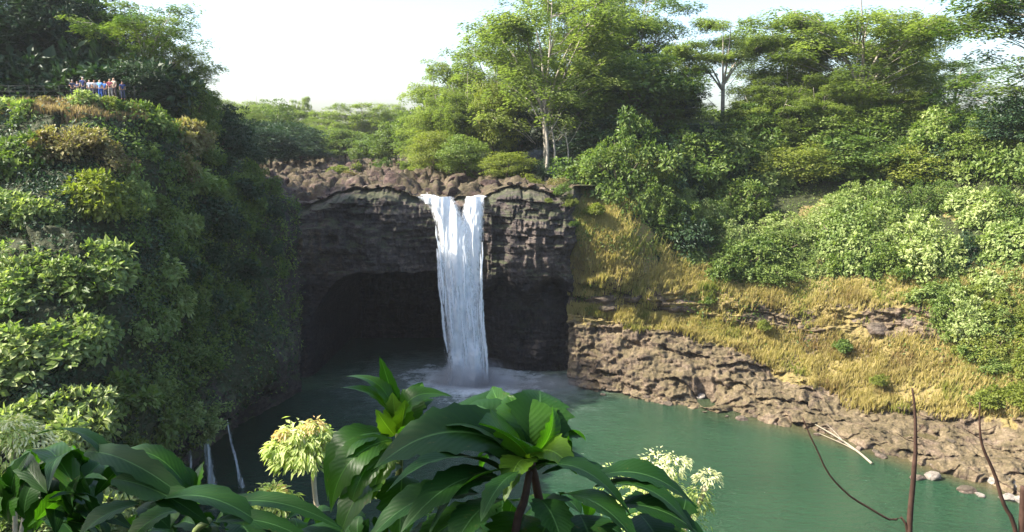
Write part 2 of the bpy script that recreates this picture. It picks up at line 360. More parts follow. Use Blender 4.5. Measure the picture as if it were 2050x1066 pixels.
# left bluff
bc = [-420, -200, -60, 60, 180, 300, 400, 470, 530, 585]
bt = [205, 205, 207, 206, 207, 228, 285, 325, 368, 402]
bY = [74, 71, 69, 67, 67, 72, 82, 90, 96, 102]
bYb = [36, 35, 35, 36, 43, 56, 0, 0, 0, 0]
bX = [-31, -30.0, -29.5, -29, -27.6, -26.2, -25.2, -25.2, -25.4, -26.4]
prof = [0.0, 0.28, 0.50, 0.69, 0.84, 0.93, 1.0]
zt = [0.0, 0.16, 0.34, 0.52, 0.70, 0.84, 1.0]
rows = []
for g_, tz in zip(prof, zt):
    r = []
    for c, a, yy, bx, yb0 in zip(bc, bt, bY, bX, bYb):
        top = P(c, a, yy); yb = yb0 or -bx*FPX/(1025-c)
        if yb0: bx = -(1025-c)/FPX*yb0
        if c > 500: yb = min(yb, 102.0)
        bot = np.array([bx, yb, -1.5]); q = top*(1-g_)+bot*g_; q[2] = top[2]*(1-tz)+bot[2]*tz
        und = sstep(0.74, 0.82, tz)*sstep(230, 320, c)*(1-sstep(500, 600, c)); q[0] -= 5.0*und
        und2 = sstep(0.55, 0.7, tz)*(1-sstep(0.71, 0.8, tz))*sstep(330, 420, c)*(1-sstep(520, 560, c)); q[0] += 1.8*und2
        r.append(q)
    rows.append(r)
BC = np.array(rows)
def bluff_pt(uu, vv):
    i = int(min(max(math.floor(vv), 0), 5)); j = int(min(max(math.floor(uu), 0), 8)); f = vv-i; g = uu-j
    a = BC[i][j]*(1-g)+BC[i][j+1]*g; b = BC[i+1][j]*(1-g)+BC[i+1][j+1]*g
    return a*(1-f)+b*f
nr, nc = 300, 420
G = loft(BC, nr, nc); nn = normals(G); nn = nn*np.sign(nn[..., 0:1]+1e-6)
d = fbm(G, 0.10, 4, 41)*1.5+fbm(G*np.array([1, 1, 1.5]), 0.45, 4, 43, True)*0.6+fbm(G, 1.5, 3, 44)*0.2
d = d*sstep(0, 12, np.arange(nr))[:, None]
G = G+nn*d[..., None]
vv = np.linspace(0, 6, nr)[:, None]*np.ones((1, nc)); uu = np.linspace(0, 9, nc)[None, :]*np.ones((nr, 1))
soil = np.clip(1-sstep(3.2, 4.6, vv+fbm(G, 0.2, 3, 45)*0.8)*sstep(4.5, 6.0, uu), 0, 1)*(1-sstep(7.2, 8.4, uu+fbm(G, 0.2, 3, 46)*0.7))
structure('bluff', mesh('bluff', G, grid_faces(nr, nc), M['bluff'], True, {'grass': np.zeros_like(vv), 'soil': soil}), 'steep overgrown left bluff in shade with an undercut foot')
BLUFF_G = G
# terrace behind the bluff edge, where the visitors stand
T0 = np.array([P(c, a, yy) for c, a, yy in zip(bc, bt, bY)])
def terr(c_idx_pt, s):
    q = c_idx_pt+np.array([-0.80, 0.6, 0])*s; q[2] = c_idx_pt[2]*(1-sstep(6, 26, s))+34.6*sstep(6, 26, s)-0.12*math.exp(-s); return q
rows = [[terr(a.copy(), s) for a in T0] for s in (0.0, 3, 8, 16, 28, 50, 90)]
G = loft(np.array(rows), 120, 160); G[..., 2] += fbm(G, 0.25, 3, 51)*0.25*sstep(2, 10, np.arange(120))[:, None]
structure('overlook_ground', mesh('overlook_ground', G, grid_faces(120, 160), M['bluff'], True, {'grass': np.zeros(G.shape[:2]), 'soil': np.ones(G.shape[:2])}), 'earth terrace on top of the left bluff')

# near slope under the camera
gx = np.linspace(-60, 70, 140); gy = np.linspace(-8, 42, 80); X, Y = np.meshgrid(gx, gy)
Z = 29.35-0.25*np.clip(Y, -8, 1)-0.78*np.clip(Y-1, 0, 60)+fbm(np.stack([X, Y, 0*X], -1), 0.3, 4, 61)*0.35*sstep(2, 6, Y)
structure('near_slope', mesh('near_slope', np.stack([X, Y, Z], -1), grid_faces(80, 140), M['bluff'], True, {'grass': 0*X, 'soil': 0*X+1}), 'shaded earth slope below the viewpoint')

# pool
FALL = P(940, 765, 101.0)
def water_mat():
    m, t = nm('pool_water'); g = N(t, 'ShaderNodeNewGeometry')
    w1 = noise(t, 1.1, 5, 0.65, st=(0.7, 1.7, 1)); w2 = noise(t, 4.0, 3, 0.6, st=(0.8, 1.8, 1))
    dv = N(t, 'ShaderNodeVectorMath', operation='DISTANCE'); L(t, g.outputs['Position'], dv.inputs[0]); dv.inputs[1].default_value = (FALL[0], 101.5, 0)
    nf = noise(t, 0.45, 6, 0.75); dd = math_(t, 'ADD', dv.outputs['Value'], math_(t, 'MULTIPLY', math_(t, 'SUBTRACT', nf.outputs[0], 0.5), 20.0))
    foam = ramp(t, math_(t, 'DIVIDE', dd, 30.0), [(0.0, (1, 1, 1)), (0.16, (0.8, 0.8, 0.8)), (0.30, (0.16, 0.16, 0.16)), (0.6, (0.02, 0.02, 0.02)), (0.9, (0, 0, 0))])
    nb = noise(t, 2.2, 5, 0.8, st=(1, 1.6, 1)); fl = ramp(t, nb.outputs[0], [(0.66, (0, 0, 0)), (0.71, (1, 1, 1))])  # white flecks painted over the pool for small highlights
    foam_glint = math_(t, 'MAXIMUM', foam, math_(t, 'MULTIPLY', fl, 0.35))
    ng = noise(t, 0.07, 3); deep = ramp(t, ng.outputs[0], [(0.3, (0.012, 0.042, 0.020)), (0.7, (0.020, 0.060, 0.028))])
    sh = attr(t, 'shallow'); nsh = noise(t, 0.5, 4); shm = math_(t, 'MULTIPLY', sh, math_(t, 'ADD', nsh.outputs[0], 0.5))
    body = mixc(t, shm, deep, (0.09, 0.075, 0.035))
    c = mixc(t, foam_glint, body, (0.75, 0.80, 0.82))
    p = N(t, 'ShaderNodeBsdfPrincipled'); L(t, c, p.inputs['Base Color']); p.inputs['IOR'].default_value = 1.33
    L(t, math_(t, 'ADD', math_(t, 'MULTIPLY', foam_glint, 0.6), 0.09), p.inputs['Roughness'])
    b = N(t, 'ShaderNodeBump'); b.inputs['Strength'].default_value = 0.9; b.inputs['Distance'].default_value = 0.55
    L(t, math_(t, 'ADD', w1.outputs[0], math_(t, 'MULTIPLY', w2.outputs[0], 0.35)), b.inputs['Height']); L(t, b.outputs[0], p.inputs['Normal'])
    o = N(t, 'ShaderNodeOutputMaterial'); L(t, p.outputs[0], o.inputs[0]); return m
gx = np.linspace(-45, 110, 240); gy = np.linspace(20, 124, 200); X, Y = np.meshgrid(gx, gy)
sp = np.array([PG(c, a, 0) for c, a in zip(cols, r1)]); ys_ = np.interp(X, sp[:, 0], sp[:, 1])
shal = (1-sstep(0.5, 7, ys_-Y))*sstep(14, 40, X)
shal = np.maximum(shal, 0.35*(1-sstep(0.2, 3, ys_-Y))*sstep(8, 14, X))
structure('water', mesh('water', np.stack([X, Y, 0*X], -1), grid_faces(200, 240), water_mat(), True, {'shallow': shal}), 'green plunge pool below the waterfall')
gx = np.linspace(-440, 440, 40); gy = np.linspace(-200, 680, 40); X, Y = np.meshgrid(gx, gy)
structure('ground', mesh('ground', np.stack([X, Y, 0*X-3.0], -1), grid_faces(40, 40), M['bluff'], True, {'grass': 0*X, 'soil': 0*X+1}), 'ground sheet below the gorge')

# waterfall
def fall_mat(name, thin=0.0):
    m, t = nm(name); g = N(t, 'ShaderNodeNewGeometry'); tc = N(t, 'ShaderNodeUVMap', uv_map='uv')
    n1 = noise(t, 1.0, 6, 0.75, st=(3.0, 3.0, 0.6)); n2 = noise(t, 1.2, 6, 0.75, st=(1.6, 1.6, 1.1))
    sx = N(t, 'ShaderNodeSeparateXYZ'); L(t, tc.outputs[0], sx.inputs[0])
    f = math_(t, 'ADD', math_(t, 'MULTIPLY', n1.outputs[0], 0.55), math_(t, 'MULTIPLY', n2.outputs[0], 0.45))
    c = ramp(t, f, [(0.36, (0.60, 0.67, 0.74)), (0.50, (0.90, 0.92, 0.94)), (0.60, (0.96, 0.97, 0.97))])
    p = N(t, 'ShaderNodeBsdfPrincipled'); L(t, c, p.inputs['Base Color']); p.inputs['Roughness'].default_value = 0.55; p.inputs['Specular IOR Level'].default_value = 0.3
    tl = N(t, 'ShaderNodeBsdfTranslucent'); tl.inputs[0].default_value = (0.8, 0.86, 0.9, 1)
    mx = N(t, 'ShaderNodeMixShader'); mx.inputs[0].default_value = 0.35; L(t, p.outputs[0], mx.inputs[1]); L(t, tl.outputs[0], mx.inputs[2])
    b = N(t, 'ShaderNodeBump'); b.inputs['Strength'].default_value = 0.5; b.inputs['Distance'].default_value = 0.25; L(t, f, b.inputs['Height']); L(t, b.outputs[0], p.inputs['Normal'])
    # ragged edges: uv.x runs 0..1 across the sheet
    e = math_(t, 'MULTIPLY', math_(t, 'SUBTRACT', 0.5, math_(t, 'ABSOLUTE', math_(t, 'SUBTRACT', sx.outputs['X'], 0.5))), 2.0)
    n3 = noise(t, 1.8, 6, 0.75, st=(2.6, 2.6, 0.7))
    al = ramp(t, math_(t, 'ADD', math_(t, 'MULTIPLY', math_(t, 'SUBTRACT', n3.outputs[0], 0.5+thin*0.6), 1.7), math_(t, 'MULTIPLY', e, 1.5-thin)), [(0.02, (0, 0, 0)), (0.55, (1, 1, 1))])
    tr = N(t, 'ShaderNodeBsdfTransparent'); m2 = N(t, 'ShaderNodeMixShader'); L(t, al, m2.inputs[0]); L(t, tr.outputs[0], m2.inputs[1]); L(t, mx.outputs[0], m2.inputs[2])
    o = N(t, 'ShaderNodeOutputMaterial'); L(t, m2.outputs[0], o.inputs[0]); return m
M['fall'] = fall_mat('falling_water'); M['veil'] = fall_mat('thin_falling_water', 0.28); M['seep'] = fall_mat('seeping_water', 0.42)
def fall_sheet(Lc, Rc, y0, y1, py0, py1, thick, nu=50, nv=260, seed=1):
    pys = np.linspace(py0, py1, nv); Lx = np.interp(pys, *zip(*[(b, a) for a, b in Lc])); Rx = np.interp(pys, *zip(*[(b, a) for a, b in Rc]))
    t = np.linspace(0, 1, nv); Yc = y0+(y1-y0)*(1-np.exp(-3*t))
    V = []; UV = []
    w = np.linspace(0, 1, nu)
    for k in range(nv):
        a = P(Lx[k], pys[k], Yc[k]); b = P(Rx[k], pys[k], Yc[k]); r = a[None]*(1-w[:, None])+b[None]*w[:, None]
        r[:, 1] -= thick*np.sqrt(np.clip(1-(2*w-1)**2, 0, 1))
        V.append(r); UV.append(np.stack([w, np.full(nu, t[k])], -1))
    V = np.array(V); q = V*np.array([1.8, 1, 0.16]); q[..., 1] = seed*13
    V[..., 1] -= (fbm(q, 0.7, 4, seed)*0.45+fbm(q*np.array([1, 1, 3.5]), 0.9, 3, seed+3)*0.22+fbm(V*np.array([1.1, 1, 0.75]), 0.9, 4, seed+9)*0.30*t[:, None])*np.minimum(1, thick*1.2)
    V[..., 0] += fbm(q, 0.9, 3, seed+5)*0.22*(0.3+t[:, None])
    return V.reshape(-1, 3), grid_faces(nv, nu), np.array(UV).reshape(-1, 2)
wf = empty('waterfall', (FALL[0], 101, 0), 'tall white waterfall with two streams joining as they drop into the pool', 'waterfall')
def fall_part(name, args, mat):
    V, F, UV = fall_sheet(*args); V = V-np.array([FALL[0], 101, 0]); obj(name, mesh(name, V, F, mat, True, uv=UV), wf)
LB = [(832, 393), (852, 408), (868, 440), (877, 500), (881, 560), (886, 620), (896, 700), (900, 780)]
RB = [(970, 393), (967, 440), (965, 500), (965, 600), (970, 690), (978, 780)]
fall_part('stream', ([(831, 393), (858, 412), (872, 450), (880, 520), (884, 600), (894, 700), (894, 780)], [(910, 393), (924, 420), (938, 450), (946, 520), (962, 620), (972, 700), (984, 780)], 102.2, 99.6, 393, 782, 1.3, 46, 260, 1), M['fall'])
fall_part('stream', ([(932, 393), (926, 420), (918, 470), (912, 540), (905, 640), (898, 780)], [(970, 393), (970, 440), (968, 520), (968, 620), (974, 700), (980, 780)], 102.6, 100.2, 393, 782, 1.2, 40, 260, 4), M['fall'])
fall_part('veil', ([(872, 450), (872, 500), (875, 560), (880, 640), (888, 780)], [(970, 450), (970, 500), (970, 620), (976, 700), (988, 780)], 102.5, 100.9, 450, 782, 0.8, 40, 220, 8), M['veil'])

# loose strands of water beside and in front of the main streams
Vs, Fs, Us = [], [], []; o_ = 0; r_ = random.Random(3)
for k in range(46):
    e_ = r_.random(); side = r_.random() < 0.5; py0 = r_.uniform(400, 640); ln_ = r_.uniform(50, 150); tt_ = np.linspace(0, 1, 24); pys = np.minimum(py0+ln_*tt_, 778)
    lx = np.interp(pys, [b for a, b in LB], [a for a, b in LB]); rx = np.interp(pys, [b for a, b in RB], [a for a, b in RB])
    if r_.random() < 0.55: px_ = (lx+r_.uniform(-2, 8)) if side else (rx+r_.uniform(-7, 2))
    else: px_ = lx+(rx-lx)*r_.uniform(0.1, 0.9)
    if py0 < 450 and 0.35 < (px_[0]-lx[0])/(rx[0]-lx[0]) < 0.75: continue
    w_ = r_.uniform(2.0, 6.0)*np.sin(PI*np.clip(tt_*0.94+0.05, 0, 1))**0.6; Yd_ = 101.0-1.9*(1-np.exp(-3*(pys-393)/390))-r_.uniform(0.2, 0.7); ph = r_.random()*6
    q = np.array([[P(px_[i]+s*w_[i]+0.9*math.sin(tt_[i]*7+ph), pys[i], Yd_[i]) for s in (-1, -0.33, 0.33, 1)] for i in range(24)]); q[:, 1:3, 1] -= 0.08
    Vs.append(q.reshape(-1, 3)-np.array([FALL[0], 101, 0])); Fs.append(grid_faces(24, 4)+o_); Us.append(np.array([[(j/3.0, t) for j in range(4)] for t in tt_]).reshape(-1, 2)); o_ += 96
obj('strands', mesh('strands', np.concatenate(Vs), np.concatenate(Fs), M['veil'], True, uv=np.concatenate(Us)), wf)
# river water running over the lip
def ribbon(name, pts, w, mat, dz=0.1):
    pts = np.array(pts, float); q = cr(pts, 60); ww = cr(np.array(w, float)[:, None], 60)[:, 0]; V = []; UV = []
    for k, (a, b) in enumerate(zip(q, ww)):
        for s in np.linspace(-1, 1, 12):
            x = a[0]+s*b; V.append((x, a[1], a[2]+dz-0.15*s*s+0.05*math.sin(k*1.3+s*5))); UV.append(((s+1)/2*0.9+0.05, k/60))
    return mesh(name, np.array(V), grid_faces(60, 12), mat, True, uv=np.array(UV))
def bed(px, Y): x = (px-1025)/FPX*Y; return (x, Y, float(H(x, Y, False)))
o = obj('river_water', ribbon('river_water', [(bed(872, 102.6)[0], 102.6, 22.9), bed(868, 105), bed(845, 109), bed(800, 116), bed(790, 126)], [1.35, 1.4, 1.2, 0.9, 0.6], M['fall'])); o['kind'] = 'structure'
o = obj('river_water', ribbon('river_water', [(bed(954, 102.8)[0], 102.6, 23.1), bed(956, 105), bed(965, 109), bed(960, 116)], [0.85, 0.9, 1.0, 0.8], M['fall'])); o['kind'] = 'structure'

# seeping streams below the bluff
def seep(label, pts, ws, seed):
    base = PG(pts[-1][0], pts[-1][1], 0); e = empty('small_waterfall', base, label, 'waterfall', 'thin waterfalls seeping from the foot of the bluff')
    n = 120; Yd = base[1]; q = cr(np.array([P(a, b, Yd) for a, b in pts]), n); ww = cr(np.array(ws, float)[:, None]/FPX*Yd, n)[:, 0]; V = []; UV = []
    for k in range(n):
        for s in np.linspace(-1, 1, 14):
            V.append(q[k]-base+np.array([s*ww[k], -0.25*math.sqrt(max(0, 1-s*s))-0.1*math.sin(s*9+k*0.11), 0])); UV.append(((s+1)/2, k/n))
    obj('stream', mesh('stream', np.array(V), grid_faces(n, 14), M['seep'] if seed != 2 else M['veil'], True, uv=np.array(UV)), e)
seep('brightest thin waterfall streaming from the undercut foot of the left bluff', [(402, 818), (412, 870), (421, 930), (428, 1005)], [2.5, 8, 13, 18], 2)
seep('faint middle trickle falling between the cave and the brighter thin waterfall', [(454, 822), (462, 870), (476, 930), (486, 975)], [2, 4, 7, 12], 1)
seep('faintest short trickle beside the leafy left edge of the undercut', [(381, 865), (383, 900), (384, 935), (386, 1000)], [3, 5, 6, 7], 1)

# ------------------------------------------------------------ vegetation kits
rng = np.random.default_rng(7)
def leaves_mesh(name, C, A, Nn, Ls, Wd, tint, mat):
    A = A/np.linalg.norm(A, axis=1, keepdims=True); B = np.cross(Nn, A); B /= np.linalg.norm(B, axis=1, keepdims=True)+1e-9; U = np.cross(A, B)
    n = len(C); Ls = Ls[:, None]; Wd = Wd[:, None]
    v0 = C; v1 = C+A*Ls*0.45+B*Wd+U*Wd*0.35; v2 = C+A*Ls-U*Ls*0.08; v3 = C+A*Ls*0.45-B*Wd+U*Wd*0.35
    V = np.stack([v0, v1, v2, v3], 1).reshape(-1, 3); i = np.arange(n)[:, None]*4
    F = np.concatenate([i+np.array([[0, 2, 1]]), i+np.array([[0, 3, 2]])])
    return mesh(name, V, F, mat, False, {'tint': np.repeat(tint, 4)})
def rdir(n, r):
    v = r.normal(size=(n, 3)); return v/np.linalg.norm(v, axis=1, keepdims=True)
def bush_crown(name, rad, hgt, nclump, nleaf, lsize, mat, seed, low=-0.15, pale=0.0, cl=1.0):
    r = np.random.default_rng(seed)
    d = rdir(nclump*2, r); d = d[d[:, 2] > low][:nclump]
    rr = (0.66+0.34*r.random(len(d)))*(1+0.42*vn(d*1.7, seed)+0.15*vn(d*4.0, seed+2))*np.where(r.random(len(d)) < 0.3, 0.6, 1)
    cc = d*rr[:, None]*np.array([rad, rad, hgt])
    cs = (0.12+0.20*r.random(len(d))**1.5)*rad*cl
    nl = nleaf; dd = rdir(len(d)*nl, r); ci = np.repeat(np.arange(len(d)), nl)
    up = dd[:, 2]*0.5+0.5; keep = r.random(len(dd)) < 0.25+0.75*up; dd = dd[keep]; ci = ci[keep]
    C = cc[ci]+dd*cs[ci][:, None]*(0.65+0.5*r.random(len(dd)))[:, None]*np.array([1, 1, 0.75])
    A = dd+0.7*rdir(len(dd), r)+np.array([0, 0, -0.25]); Nn = dd*0.7+d[ci]*0.5+np.array([0, 0, 0.7])+0.35*rdir(len(dd), r)
    Ls = lsize*(0.7+0.7*r.random(len(dd))); ctint = r.random(len(d))
    tint = np.clip(0.5*ctint[ci]+0.5*r.random(len(dd))+pale*(d[ci][:, 2]), 0, 1)
    return leaves_mesh(name, C, A, Nn, Ls, Ls*0.30, tint, mat)
def stem_kit(name, rad, hgt, seed, mat, nb=6):
    r = random.Random(seed); parts = []
    for k in range(nb):
        a = 2*PI*k/nb+r.random(); e = np.array([math.cos(a)*rad*0.6, math.sin(a)*rad*0.6, hgt*0.6*r.uniform(0.7, 1.1)])
        parts.append(tube([(0, 0, -0.6), e*0.35+np.array([0, 0, 0.1]), e*0.7, e], [rad*0.05, rad*0.04, rad*0.025, rad*0.01], 5))
    return tubes_mesh(name, parts, mat)
KIT = {}
for key, mat, ls, ncl, nlf in (('mid', 'leaf_mid', 0.34, 70, 60), ('pale', 'leaf_pale', 0.36, 75, 60), ('dark', 'leaf_dark', 0.32, 70, 60), ('yellow', 'leaf_yellow', 0.26, 80, 70), ('dry', 'leaf_dry', 0.26, 70, 65)):
    KIT[key] = [(bush_crown('foliage', 2.0, 1.7, ncl, nlf, ls*(0.78, 1.0, 1.3)[s], M[mat], 100+ord(key[0])*3+s), stem_kit('stem', 2.0, 1.7, s, M['bark'])) for s in range(3)]
for key, mat in (('big_mid', 'leaf_mid'), ('big_pale', 'leaf_pale'), ('big_dark', 'leaf_dark'), ('big_yellow', 'leaf_yellow')):
    KIT[key] = [(bush_crown('foliage', 3.6, 3.9, 190, 60, 0.36*(0.75, 1.0, 1.25)[s], M[mat], 400+len(key)*5+s, low=-0.3, cl=0.62), stem_kit('stem', 3.6, 3.9, s, M['bark'], 9)) for s in range(3)]
def albizia(seed, h=26.0, Rr=11.5, fork=0.30, npads=150, mat='leaf_albizia', lsz=0.50, dens=240, tiers=60, nlimb=6):
    r = random.Random(seed); q = np.random.default_rng(seed); parts = []; pads = []
    lean = np.array([r.uniform(-1, 1), r.uniform(-1, 1), 0])*h*0.04
    tr = [np.array([0, 0, -1.0]), np.array([0, 0, h*fork*0.5])+lean*0.4, np.array([0, 0, h*fork])+lean]
    r0 = h*0.014; parts.append(tube(cr(tr, 8), np.linspace(r0*1.25, r0, 8), 8))
    nl = nlimb
    for k in range(nl):
        az = 2*PI*k/nl+r.uniform(-0.35, 0.35); ro = Rr*r.uniform(0.45, 0.95) if k else Rr*0.1; b0 = tr[2]-np.array([0, 0, r.uniform(0, 0.08)*h])
        zt_ = h*(0.93-0.22*(ro/Rr)**2)-r.uniform(0, 0.05)*h
        e = np.array([math.cos(az)*ro, math.sin(az)*ro, zt_]); mid = b0*0.5+e*0.5+np.array([-math.cos(az)*ro*0.12, -math.sin(az)*ro*0.12, 0])+np.array([r.uniform(-.5, .5), r.uniform(-.5, .5), 0])
        line = cr([b0, mid, e], 12); parts.append(tube(line, np.linspace(r0*0.62, r0*0.12, 12), 6))
        for j in range(r.randint(5, 7)):
            tpos = r.uniform(0.35, 1.0); p0 = line[int(tpos*11)]; a2 = az+r.uniform(-1.3, 1.3); ln = Rr*r.uniform(0.22, 0.5)
            p1 = p0+np.array([math.cos(a2)*ln, math.sin(a2)*ln, ln*r.uniform(0.25, 0.6)]); rad = math.hypot(p1[0], p1[1])
            p1[2] = min(p1[2], h*(1.0-0.30*(rad/Rr)**2)); l2 = cr([p0, (p0+p1)/2+np.array([0, 0, -0.05*ln]), p1], 6)
            parts.append(tube(l2, np.linspace(r0*0.24, r0*0.05, 6), 5))
            for s in range(3):
                c = l2[[3, 4, 5][s]]+np.array([r.uniform(-1, 1), r.uniform(-1, 1), 0.2])*Rr*0.11
                pads.append((c, Rr*r.uniform(0.13, 0.24)))
    r.shuffle(pads); pads = pads[:npads]
    for k in range(tiers):                # lower layers of foliage on short side branches
        a = r.uniform(0, 2*PI); ro = Rr*math.sqrt(r.uniform(0.05, 0.95)); z = h*r.uniform(fork*0.75, 0.88-0.25*(ro/Rr)**2); c = np.array([math.cos(a)*ro, math.sin(a)*ro, z])
        pads.append((c, Rr*r.uniform(0.14, 0.26))); b = np.array([c[0]*0.35, c[1]*0.35, z-0.10*h]); parts.append(tube(cr([b, (b+c)/2+np.array([0, 0, 0.2]), c], 5), np.linspace(r0*0.2, r0*0.05, 5), 4))
    Cs, As, Ns, Ts = [], [], [], []
    for c, pr in pads:
        n = int(dens*(pr/(Rr*0.18))**2); a = q.random(n)*2*PI; rr = np.sqrt(q.random(n))*pr; z = -(rr/pr)**2*pr*0.30+q.normal(size=n)*0.38
        # pads are tufted: drop leaves by a noise so that sky shows through
        pt = np.stack([np.cos(a)*rr, np.sin(a)*rr, z], -1)+c; k = vn(pt*0.85, seed) > -0.2; pt = pt[k]; a = a[k]
        Cs.append(pt); As.append(np.stack([np.cos(a), np.sin(a), 0*a-0.15], -1)+0.6*rdir(len(pt), q)*np.array([1, 1, 0.3])); Ns.append(np.array([0, 0, 1])+0.35*rdir(len(pt), q))
        Ts.append(np.clip(q.random()*0.8+q.random(len(pt))*0.3-0.05, 0, 1))
    C = np.concatenate(Cs); n = len(C); Ls = lsz*(0.7+0.6*q.random(n))
    return leaves_mesh('crown', C, np.concatenate(As), np.concatenate(Ns), Ls, Ls*0.26, np.concatenate(Ts), M[mat]), tubes_mesh('trunk', parts, M['bark_pale'])
KIT['albizia'] = [albizia(s) for s in (1, 2, 3, 4)]
KIT['full'] = [albizia(s, fork=0.12, tiers=150, npads=110, nlimb=5) for s in (5, 6, 7)]
KIT['umbrella'] = [albizia(s, fork=0.42, tiers=6, npads=130, nlimb=7, dens=330) for s in (8, 9)]
KIT['sparse'] = [albizia(s, npads=75, dens=200, mat='leaf_mid', tiers=50) for s in (11, 12)]
KIT['bigleaf'] = None
def broadtree(seed, mat, h=16.0, rad=6.5, lsz=0.5, ncl=150, nlf=90):
    r = random.Random(seed); parts = [tube(cr([(0, 0, -1), (0.2, 0.1, h*0.3), (0.1, 0.3, h*0.55)], 8), np.linspace(h*0.022, h*0.012, 8), 8)]
    for k in range(8):
        a = 2*PI*k/8+r.random(); e = np.array([math.cos(a)*rad*0.7, math.sin(a)*rad*0.7, h*r.uniform(0.5, 0.85)])
        parts.append(tube(cr([(0.1, 0.2, h*r.uniform(0.2, 0.45)), e*0.5+np.array([0, 0, h*0.2]), e], 7), np.linspace(h*0.010, h*0.002, 7), 5))
    q = np.random.default_rng(seed); d = rdir(ncl*2, q); d = d[d[:, 2] > -0.75][:ncl]; rr = (0.6+0.4*q.random(len(d)))*(1+0.3*vn(d*2.3, seed))
    cc = d*rr[:, None]*np.array([rad, rad, h*0.40])+np.array([0, 0, h*0.58]); cs = (0.13+0.10*q.random(len(d)))*rad
    dd = rdir(len(d)*nlf, q); ci = np.repeat(np.arange(len(d)), nlf); keep = q.random(len(dd)) < 0.4+0.6*(dd[:, 2]*0.5+0.5); dd = dd[keep]; ci = ci[keep]
    C = cc[ci]+dd*cs[ci][:, None]*(0.6+0.6*q.random(len(dd)))[:, None]*np.array([1.2, 1.2, 0.5]); Ls = lsz*(0.7+0.7*q.random(len(dd)))
    A = dd+0.7*rdir(len(dd), q); Nn = dd*0.6+d[ci]*0.4+np.array([0, 0, 0.9])+0.3*rdir(len(dd), q); ct = q.random(len(d))
    return leaves_mesh('crown', C, A, Nn, Ls, Ls*0.3, 0.5*ct[ci]+0.5*q.random(len(dd)), M[mat]), tubes_mesh('trunk', parts, M['bark'])
KIT['broad'] = [broadtree(s, 'leaf_mid') for s in (21, 22)]
KIT['broad_dark'] = [broadtree(s, 'leaf_dark') for s in (25, 26)]
KIT['broad_yellow'] = [broadtree(s, 'leaf_yellow', lsz=0.42) for s in (31, 32)]
KIT['broad_far'] = [broadtree(s, 'leaf_far', lsz=0.55) for s in (35, 36)]

def plant(kind, name, loc, sc, label, cat, group=None, rz=None, var=None, squash=1.0):
    ms = KIT[kind][(var if var is not None else random.randrange(99)) % len(KIT[kind])]
    e = empty(name, loc, label, cat, group, random.uniform(0, 6.28) if rz is None else rz, (sc*random.uniform(.8, 1.25), sc*random.uniform(.8, 1.25), sc*squash*random.uniform(.75, 1.3))); e.rotation_euler = (random.uniform(-.2, .2), random.uniform(-.2, .2), e.rotation_euler[2])
    for m in ms: obj(m.name.split('.')[0], m, e)
    return e
NOM = {'albizia': (26.0, 13.0), 'full': (26.0, 13.0), 'umbrella': (26.0, 13.0), 'sparse': (26.0, 13.0)}
def tree(kind, px, Y, top_py, wpx, label, group=None, zb=None, var=None, rz=None, name='tree', hmin=0.55):
    x = P(px, 280, Y)[0]; g = float(H(x, Y, False)) if zb is None else zb
    hh, rr = NOM.get(kind, (16.0, 7.4)); zt_ = P(px, top_py, Y)[2]; sh = wpx/FPX*Y/(2*rr); s = (zt_-g)/hh
    if s < sh*hmin: s = sh*hmin
    ms = KIT[kind][(var if var is not None else random.randrange(99)) % len(KIT[kind])]
    e = empty(name, (x, Y, zt_-s*hh), label, 'tree', group, random.uniform(0, 6.28) if rz is None else rz, (sh, sh, s))
    for m in ms: obj(m.name.split('.')[0], m, e)
    return e
random.seed(5)

# ------------------------------------------------------------ placed vegetation
ORD = ['first', 'second', 'third', 'fourth', 'fifth', 'sixth', 'seventh', 'eighth', 'ninth', 'tenth', 'eleventh', 'twelfth', 'thirteenth', 'fourteenth', 'fifteenth', 'sixteenth', 'seventeenth', 'eighteenth', 'nineteenth', 'twentieth', 'twenty first', 'twenty second']
KN = {'big_mid': 'tall green', 'big_pale': 'tall pale leafy', 'big_dark': 'tall dark green', 'big_yellow': 'tall yellow green', 'mid': 'green', 'pale': 'pale leafy', 'dark': 'dark green', 'yellow': 'yellow green', 'dry': 'brown tinged'}
# the tall trees along the gorge rim
RIM = 'tall trees on the right rim'
tree('full', 905, 150, 95, 230, 'rounded feathery tree standing nearest the open sky on the right rim', RIM, var=0)
tree('full', 1010, 150, 20, 250, 'feathery tree stepping up between the rounded tree and the tallest crowns', RIM, var=1)
tree('albizia', 1095, 128, -90, 380, 'tallest feathery tree with a pale forked trunk above the waterfall', RIM, var=2, rz=1.0)
tree('full', 1195, 156, -60, 300, 'tall feathery tree behind and right of the pale forked trunk', RIM, var=2)
tree('sparse', 1275, 150, -40, 260, 'thin crowned tall tree with sky showing through its layers', RIM, var=0)
tree('umbrella', 1445, 138, 8, 250, 'flat topped umbrella tree on bare pale stems standing apart in the sky gap', RIM, var=0, rz=2.2)
tree('full', 1575, 150, 5, 240, 'feathery tree filling in left of the broadest umbrella crown', RIM, var=0)
tree('albizia', 1705, 134, -60, 420, 'broadest umbrella tree with a pale grey trunk on the right rim', RIM, var=0, rz=4.0)
tree('full', 1790, 152, -10, 230, 'feathery tree standing behind the broadest umbrella crown on its right', RIM, var=1)
tree('sparse', 2110, 112, -180, 520, 'thin layered tree reaching in over the bright sky at far right', RIM, var=1, rz=0.5)
tree('sparse', 1905, 170, 110, 240, 'distant thin tree low in the bright gap on the far right', RIM, var=0)
BR = 'bushy trees below the tall crowns'
tree('full', 880, 140, 170, 170, 'bright rounded tree leaning over the left end of the right rim', BR, var=2)
tree('broad_yellow', 868, 126, 255, 110, 'low bright yellow green tree beside the river rocks', BR)
tree('broad', 930, 122, 270, 110, 'low grey green tree between the river rocks and the mid sized tree', BR)
